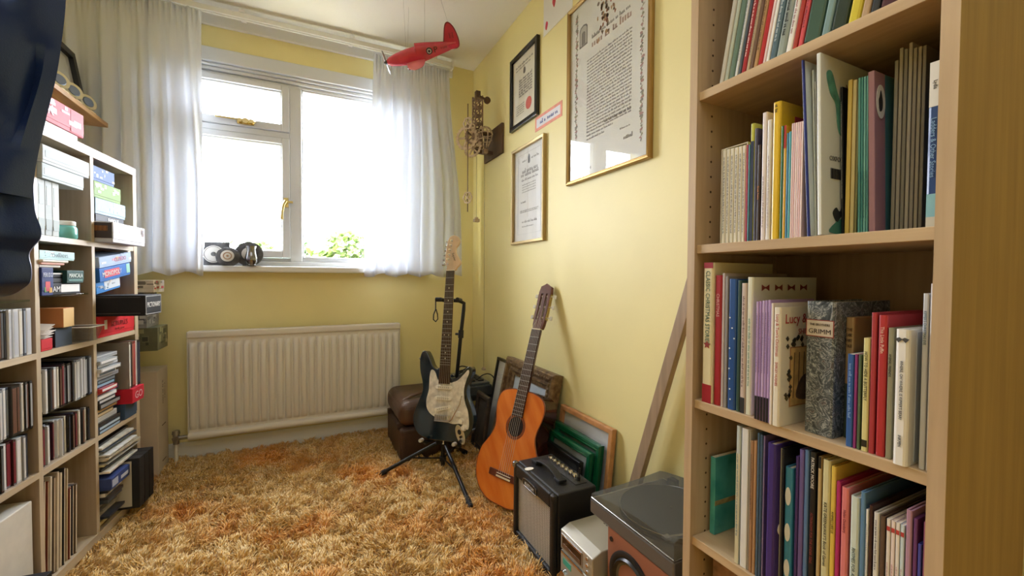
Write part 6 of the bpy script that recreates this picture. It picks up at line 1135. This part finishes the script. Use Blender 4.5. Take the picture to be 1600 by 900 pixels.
# --- long-playing records, white folder
LPC = ('4a2a22', 'b8a890', '7a3a2c', 'c8bca8', '3a3c44', 'a89078', '8a6a50', 'd0c8b8', '2c2a2c', '6a5a4a', 'c0b090', '5a2c28', '9a8c7a')
LPN = ('dark brown', 'beige', 'russet', 'cream', 'slate', 'tan', 'brown', 'pale', 'black', 'grey brown', 'straw', 'maroon', 'stone')
s = A1+.003
for i in range(22):
    wd_ = .0055+.002*((i*7) % 3); h = .315-.004*((i*5) % 4) if i < 16 else .235; k = (i*5) % 13
    if s+wd_ > B1-.03: break
    o = MB().box(-.30, 0, 0, wd_-.0008, 0, h).build('record_sleeve', M(LPC[k], .55, var=.1, vscale=20), None, bevel=.0006); o.matrix_basis = UM @ Matrix.Translation((-.008-.004*((i*3) % 4), s, ROWS[0]+.0008)) @ Matrix.Rotation(math.radians(-2.2), 4, 'X') ; tag(o, '%s record sleeve, %s from the left in the bottom middle compartment' % (LPN[k], nth(i)), 'record', 'record sleeves'); 
    MB().box(-.004, .0006, wd_*.3, wd_*.6, .004, h-.004).build('paper_edge', PAGES, o, local=True); s += wd_+.0003
gbox('box_file', 'white file box in the bottom left compartment', 'box', -.205, -.075, ROWS[0]+.0006, ROWS[0]+.28, -.01, .28, 'd6d4cc', bev=.003)
gbox('storage_box', 'black box low in front of the white file box', 'box', -.20, -.13, ROWS[0]+.0006, ROWS[0]+.09, .06, .065, '2a2a2c')
# --- third right compartment: flat stack of film cases, upright cases, red box
z = ROWS[1]+.0006; q = random.Random(31)
FC = (('2a3440', '9ab4cc'), ('3c4a5c', 'b0c4d4'), ('17181a', '2c2c30'), ('d8d8d4', 'b0b0ae'), ('6a5a48', 'c8b48a'), ('8a8478', 'd0a868'), ('141517', '8a8a8c'), ('1c1d20', 'c8c8c8'), ('d4d6d8', 'f0f0f0'), ('2c4a7c', 'd84a50'), ('a82c34', 'e4e0e0'), ('305a80', '8ac0dc'), ('3a444c', '6a7a84'), ('c0c4c8', '8a9098'), ('d8dadc', '5a6a7a'), ('b8bcc0', 'e0e0e0'), ('404448', 'c8ccd0'), ('9aa0a4', 'e8e8e8'), ('d0d2d2', 'a0a4a8'))
FN = ('dark blue', 'blue grey', 'black', 'white', 'brown', 'stone', 'black', 'black striped', 'silver', 'navy', 'red', 'blue', 'slate', 'grey', 'pale', 'light grey', 'charcoal', 'grey', 'off-white')
for i, (c, inl) in enumerate(FC):
    h = .0146 if i not in (3, 6) else .02; e = .385+q.uniform(-.03, .02)
    if i < 3: e = .40
    dcase(.2475, e, z, h-.0004, q.uniform(-.01, .012) if i > 2 else .0, .19, c, inl, '%s film case lying flat, %s in the third right compartment stack' % (FN[i], 'lowest' if i == 0 else nth(i)+' from the bottom'), 'film cases lying flat', 'film_case', True); z += h
z0 = ROWS[1]+.0006
gbox('red_box', 'small red box with white lettering under the upright film cases', 'box', .425, .522, z0+.065, z0+.125, .03, .19, 'c8283c', txt=[('GO', .5, .5, .5, 'e8c8cc')])
gbox('game_box', 'slate blue flat box under the small red box', 'box', .425, .525, z0, z0+.064, .004, .2, '3f5470')
for i, (c, inl) in enumerate((('8f877c', 'e4e2dc'), ('1a1a1c', '2c2c2e'), ('7a3a34', 'b06a5c'), ('8a2c30', 'c04a4c'), ('dcdcd8', 'c8c8c4'), ('20242c', '3c4254'), ('181a20', '2a3350'))): 
    s_ = .430+i*.0132; dcase(s_, s_+.0126, z0+.1256, .19, .018, .135, c, inl, '%s upright film case above the small red box, %s from the left' % (('grey white', 'black', 'russet', 'red', 'pale grey', 'charcoal', 'navy black')[i], nth(i)), 'upright film cases', 'film_case')
# --- bottom right compartment: magazines, blue case, black folders
z = ROWS[0]+.0006
MG = ('3a3a40', 'c8c4b8', '6a5048', 'b8bcc4', '2c3038', 'e0dcd0', '8a8478', 'd8d0a0', '4a5258', 'c0b8a8', '26282c', 'e4e4e0', 'a8a49a')
MN = ('dark', 'stone', 'brown', 'silver grey', 'slate', 'white', 'taupe', 'pale yellow', 'steel', 'buff', 'black', 'white', 'warm grey')
def mags(n, z, sA, th, where, seed, w0, smax):
    q = random.Random(seed)
    for i in range(n):
        k = (i*5+seed) % 13; t = th*q.uniform(.6, 1.5); e = smax-q.uniform(0, .03); yaw = q.uniform(-2, 2); o = MB().box(-.28, 0, -(e-sA)/2, (e-sA)/2, 0, t-.0004).build('magazine', M(MG[k], .3, var=.25, vscale=30), None, bevel=.0005); o.matrix_basis = UM @ Matrix.Translation((w0+q.uniform(-.02, .02), (sA+e)/2+.003, z)) @ Matrix.Rotation(math.radians(yaw), 4, 'Z')
        tag(o, '%s magazine, %s in %s' % (MN[k], 'lowest' if i == 0 else nth(i)+' from bottom', where), 'magazine', 'magazines in ' + where); z += t
    return z
zz = mags(13, z, .256, .0095, 'the lower pile, bottom right compartment', 2, .0, .385)
r = gbox('game_case', 'blue and white plastic case between the two magazine piles', 'case', .256, .392, zz+.0006, zz+.044, .03, .26, '3c4c84', art=[(.05, .35, .2, .8, 'b8c0d8'), (.5, .9, .3, .6, 'c8ccdc')])
mags(15, max(zz+.0446, .2372), .256, .0068, 'the upper pile, bottom right compartment', 5, .005, .50)
for i in range(3):
    gbox('folder', 'black upright folder standing out of the bottom right compartment, %s' % ('with the grey lined front', 'in the middle of three', 'nearest the cardboard box')[i], 'folder', .396+i*.042, .4365+i*.042, .0308, .235, .06, .26, '222224' if i else '2a2a2c', sideart=[(.1, .9, .05, .95, 'c8c4b8')] if i == 0 else ())
# --- second middle compartment
zg = Zg(.905); zs = ROWS[2]+.0006
gbox('game_box', 'small dark blue Perudo box with a red fruit picture on the glass shelf', 'game box', -.040, .012, zg, zg+.085, .004, .1, '27356c', txt=[('PERUDO', .5, .74, .16, 'c8d0e8')], art=[(.3, .7, .15, .5, 'c0343c'), (.2, .45, .12, .3, '4a8a4c'), (.6, .85, .1, .28, 'd0a040')])
gbox('game_box', 'black and white game box under the Mancala box', 'game box', .020, .165, zg, zg+.036, -.004, .2, '1c1c1e', art=[(.3, .95, .2, .9, 'e0e0de')], txt=[('AMI', .15, .5, .5, 'd8d8d8')])
for i in range(2): gbox('card_pack', ('black', 'white edged black')[i] + ' thin flat pack left of the Mancala box', 'box', .018, .075, zg+.0365+i*.017, zg+.0525+i*.017, -.006, .15, ('2a2a2c', '1a1a1c')[i], art=[(.02, .98, .7, .95, 'd0d0cc')] if i else ())
gbox('game_box', 'dark green Mancala box on the glass shelf', 'game box', .078, .168, zg+.0365, zg+.078, .004, .2, '244a46', txt=[('MANCALA', .5, .6, .34, 'd8e4e0')], art=[(.1, .9, .18, .26, '6aa098')])
zt = zg+.0856
def flatbag(label, s0, s1, z0, th, w, col, nm='plastic_bag', seed=1):
    q = random.Random(seed); mb = MB(); P = []
    for i in range(13):
        u = i/12; P.append([(w-.26+.26*v, s0+(s1-s0)*u, z0+th*(.35+.65*math.sin(math.pi*min(1, u*1.1))**.5*(.7+.3*math.sin(7*u+9*v+seed)))) for v in np.linspace(0, 1, 9)])
    mb.grid(P); o = mb.build(nm, M(col, .25, var=.2, vscale=25), None, smooth=True); sm = o.modifiers.new('sheet', 'SOLIDIFY'); sm.thickness = th*.3; sm.offset = -1; o.matrix_basis = UM.copy(); return tag(o, label, 'bag')
for i in range(3): r = gbox('paper_pad', '%s paper pad lying on the Perudo box, %s of three' % (('white', 'pinkish', 'cream')[i], ('lowest', 'middle', 'top')[i]), 'pad', -.041, .055+.012*i, zt+i*.008, zt+.0074+i*.008, .0+.004*i, .2, ('d8d4cc', 'd8a89c', 'e0dcd0')[i])
r = gbox('game_box', 'pale turquoise flat box at the top of the second middle compartment', 'game box', -.04, .128, zt+.0245, zt+.052, .0, .24, 'b8d8dc', txt=[('CHARADES', .55, .5, .4, '5a7a88')]); mottle(r, .168, .028, ('8ab0bc', 'd8e8e8', '5a6a70'), 6, 14)
r = gbox('wooden_box', 'plain orange brown wooden box above the black box in the second middle compartment', 'box', .062, .118, zs+.0615, zs+.124, .0, .17, 'b87a48', rough=.5, sideart=[], art=[(.02, .98, .02, .98, 'd8b478')]);
gbox('game_box', 'black box with a slate blue front below the wooden box', 'box', .045, .128, zs, zs+.061, -.012, .19, '17181b', art=[(.0, 1, .0, .98, '3c4a5c')])
gbox('card_box', 'red card box with loose white cards standing in it', 'box', -.0405, .01, zs, zs+.036, .0, .09, 'c8303a')
for i in range(5): o = MB().box(-.08, 0, 0, .040, 0, .0012).build('playing_card', M('e4dcd4', .5), None); o.matrix_basis = UM @ Matrix.Translation((.002+.003*(i % 3), -.034, zs+.038+i*.006)) @ Matrix.Rotation(math.radians(4+5*i), 4, 'X') @ Matrix.Rotation(math.radians(-i*2), 4, 'Z'); tag(o, 'white card fanned above the red card box, %s from the bottom' % ('lowest' if i == 0 else nth(i)), 'card', 'fanned cards')
mb = MB(); P = []
for z_, k in ((.002, .72), (.05, 1.0), (.053, 1.05)): P.append([(-.042+.045*k*sx, .180+.040*k*sy, zs+z_) for sx, sy in ((-1, -1), (-.9, -1), (.9, -1), (1, -.9), (1, .9), (.9, 1), (-.9, 1), (-1, .9))])
mb.grid(P, closed=True); mb.add(P[0], [tuple(range(7, -1, -1))]); tub = mb.build('plastic_tub', CLEARPLASTIC, None); tub.matrix_basis = UM @ Matrix.Translation((.03, 0, 0)); sm = tub.modifiers.new('wall', 'SOLIDIFY'); sm.thickness = .0015; tag(tub, 'clear plastic tub at the front edge of the second middle compartment', 'tub')
mb = MB(); mb.tube([p for p in P[2]], .0022, 6, closed=True); mb.build('tub_rim', M('e4e8ea', .2), tub, local=True)
# --- top middle compartment
z3 = ROWS[3]+.0006
for i in range(3): s_ = -.04+.033*i; r = gbox('white_book', 'tall white box volume in the top middle compartment, %s of three' % nth(i), 'box', s_, s_+.0324, z3, z3+.168, -.002, .22, ('b4bab8', 'a8b0b0', 'b8bebc')[i], art=[(.1, .9, .1, .3, '8c9894'), (.2, .8, .55, .9, '98a4a0')])
gbox('flat_box', 'lower of two long white boxes on the tall white volumes', 'box', -.040, .165, z3+.1686, z3+.215, .01, .27, 'a9b6b8', art=[(.05, .95, .3, .7, 'bcc4c4')]); gbox('flat_box', 'upper of two long white boxes under the top board of the unit', 'box', -.040, .195, z3+.2156, z3+.270, .012, .27, 'b2babc', art=[(.05, .95, .35, .7, '98a4a8')])
tp = Uo+Ud*.135+Un*(-.03); j = thing('jar', 'small turquoise jar with a white lid beside the tall white volumes', 'jar', (tp.x, tp.y, z3)); mb = MB(); mb.T = Matrix.Translation((tp.x, tp.y, z3)); mb.lathe([(.0002, 0), (.030, 0), (.033, .004), (.033, .034), (.029, .042), (.026, .044), (.0002, .044)], 28); mb.build('body', M('6fc0b8', .25, coat=.3), j, smooth=True); mb = MB(); mb.T = Matrix.Translation((tp.x, tp.y, z3)); mb.lathe([(.028, .044), (.029, .046), (.029, .057), (.027, .059), (.0002, .059)], 28); mb.build('lid', M('e6e6e0', .4), j, smooth=True)
# --- on top of the unit
zt = 1.4306; gbox('paper_sheaf', 'thin white sheaf of paper on top of the shelf unit under the red box', 'paper', -.20, .17, zt, zt+.018, -.006, .25, 'e6e6e4'); r = gbox('game_box', 'pinkish red game box on top of the shelf unit', 'game box', -.20, .197, zt+.0186, zt+.098, -.002, .28, 'c86a76', txt=[('RISK', .5, .5, .4, 'd8a0a8')], art=[(.82, .99, .05, .95, 'b8404c')]); mottle(r, .397, .079, ('d8909c', 'b85866', 'e0b4bc'), 14, 17)
wsx = -.83; e1 = ony(172, 202, 2.62); wz0 = e1[2]; wsx = e1[0]
y_end = 2.60; ws = thing('wall_shelf', 'short wooden shelf on the left wall above the shelf unit', 'shelf', (WL+.1, 2.2, wz0))
MB().box(WL, wsx, 1.75, y_end, wz0, wz0+.02).build('board', M('b08858', .5, var=.2, vscale=12, stretch=(5, .4, 5)), ws, bevel=.002)
for y in (1.95, 2.45): MB().box(WL, WL+.16, y-.008, y+.008, wz0-.05, wz0-.0003).build('bracket', M('6a4a34', .5), ws)
zt = wz0+.0206
def stand_frame(label, y0, y1, h, x):
    a = math.radians(9); r = framed('display_frame', label, frame4((x, y0, zt+.012), (0, 1, 0), (-math.sin(a), 0, math.cos(a))), y1-y0, h, .03, .025, M('22252b', .4), M('d6d4c8', .6), prof='flat')
    MB().box(.05, .11, .06, .12, -.014, -.010).build('mounted_item', M('8a8a80', .5), r[1], local=True); return r
yL = tpx((wsx-.07, 0, zt+.01), (0, 1, 0), 144); stand_frame('dark framed display case standing on the short wooden wall shelf', yL-.42, yL, .30, wsx-.078)
def medal(label, y, x):
    r = thing('medal', label, 'medal', (x, y, zt)); mb = MB(); mb.box(x-.025, x+.012, y-.034, y+.034, zt, zt+.010); mb.build('base', BLACK, r, bevel=.002); MB().box(x+.012, x+.0135, y-.028, y+.028, zt+.001, zt+.009).build('name_plate', M('d8c89a', .3, .5), r)
    mb = MB(); mb.T = Matrix.Translation((x-.004, y, zt+.046)) @ Matrix.Rotation(math.radians(-32), 4, 'Z') @ Matrix.Rotation(math.radians(76), 4, 'Y'); mb.lathe([(.034, -.004), (.035, 0), (.033, .004), (.026, .003), (.0002, .003)], 32); d_ = mb.build('disc', M('c0b490', .3, .7), r, smooth=True); mb = MB(); mb.T = Matrix.Translation((x-.004, y, zt+.046)) @ Matrix.Rotation(math.radians(-32), 4, 'Z') @ Matrix.Rotation(math.radians(76), 4, 'Y'); mb.lathe([(.022, .003), (.019, .006), (.0002, .006)], 28); mb.build('emblem', M('6a7484', .35, .4), d_, smooth=True)
for k, px in enumerate((96, 118, 140)): medal(('gold rimmed medal half hidden by the gown on the wall shelf', 'gold rimmed medal in the middle of the wall shelf row', 'gold rimmed medal nearest the shelf end')[k], tpx((wsx-.02, 0, zt+.04), (0, 1, 0), px), wsx-.022)
# --- beyond the end of the unit: cardboard box with games stacked on it
bx0, bx1, by0, by1 = -.86, -.655, 2.60, 2.765; cb = thing('cardboard_box', 'tall pale cardboard box standing by the radiator valve', 'box', ((bx0+bx1)/2, (by0+by1)/2, FLOOR)); CB_ = M('cbbfae', .75, var=.05, vscale=8)
MB().box(bx0, bx1, by0, by1, FLOOR, .505).build('body', CB_, cb, bevel=.003); MB().box(bx0, bx1, by0+.0005, (by0+by1)/2-.001, .505, .5075).build('flap', M('d2c7b6', .75), cb); MB().box(bx0, bx1, (by0+by1)/2+.001, by1, .505, .5075).build('flap', M('cdc1b0', .75), cb)
F = frame4((bx1+.0006, (by0+by1)/2, .37), (0, 0, -1), (0, 1, 0)); F = frame4((bx1+.0006, (by0+by1)/2, .38), (0, 0, 1), (0, -1, 0)); scrawl('box_print', [(-.05, .07, .0, .014), (-.03, .05, -.03, .008)], F, M('6a6258', .7), cb, 5); F2 = frame4((-.73, by0-.0006, .39), (0, 0, 1), (-1, 0, 0)); scrawl('box_print', [(-.05, .07, .0, .02)], F2, M('a89c8a', .7), cb, 7)
for q_ in (.22, .04): MB().box(bx1, bx1+.0006, by0+.06, by0+.12, q_, q_+.004).build('hand_slot', M('4a443c', .8), cb)
GX = WL+.004
def pile(label, pxr, pyT, pyB, y0, y1, col, mcols, seed, txt=None, lx=None, zb=None):
    x1 = ony(pxr, (pyT+pyB)/2, y0)[0]; z1_ = zpy(pyT, x1, y0); z0_ = zpy(pyB, x1, y0) if zb is None else zb
    x0 = GX if lx is None else lx; r = thing('game_box', label, 'game box', ((x0+x1)/2, (y0+y1)/2, z0_)); c = M(col, .4, var=.15, vscale=20)
    H = z1_-z0_; MB().box(x0, x1, y0, y1, z0_, z0_+H*.3).build('base', c, r, bevel=.0015); MB().box(x0-.0005, x1+.0008, y0-.0008, y1+.0008, z0_+H*.3, z1_).build('lid', c, r, bevel=.0015); q = random.Random(seed)
    for i in range(14):
        a, b_ = q.uniform(x1-.13, x1-.02), q.uniform(z0_+H*.2, z0_+H*.8); MB().box(a, min(a+q.uniform(.01, .035), x1), y0-.0014-.00002*i, y0-.0007, b_, min(b_+H*q.uniform(.08, .3), z1_-.001)).build('panel_print', M(mcols[i % len(mcols)], .4), r)
        a = q.uniform(y0, y1-.04); MB().box(x1+.0007, x1+.0013+.00002*i, a, a+q.uniform(.01, .04), b_, min(b_+H*q.uniform(.08, .3), z1_-.001)).build('panel_print', M(mcols[i % len(mcols)], .4), r)
    return z1_
zc_ = pile('camouflage green game box stacked behind the end of the shelf unit', 246, 512, 548, 2.50, 2.66, '5a5c44', ('8a8a66', '33382c', 'b0ac88', '6a6a50'), 1)
z2_ = pile('grey speckled game box on the camouflage green one', 229, 489, 513, 2.48, 2.66, '7a7c80', ('5a5e66', 'a8aaac', '46484e'), 2, zb=zc_+.0012)
z3_ = pile('black game box between the grey and the white ones behind the shelf unit', 224, 458, 487, 2.47, 2.66, '26272a', ('3c3e44', '55575c'), 3, zb=z2_+.0012)
z4_ = pile('white and red game box on top of the stack behind the shelf unit', 240, 438, 457, 2.50, 2.66, 'c8c0b4', ('b8343c', '8a847a', 'ddd8d0', '6a645c'), 4, zb=z3_+.0012)
zb_ = zpy(548, ony(246, 530, 2.50)[0], 2.50)
o = thing('storage_box', 'brown storage carton hidden behind the shelf unit end, carrying the stacked games', 'box', (-.98, 2.58, FLOOR)); MB().box(GX+.004, bx0-.004, 2.48, 2.68, FLOOR, zb_-.012).build('body', M('8a7258', .8), o, bevel=.003); MB().box(GX+.002, bx0-.002, 2.478, 2.682, zb_-.012, zb_-.0012).build('lid', M('7c6650', .8), o)
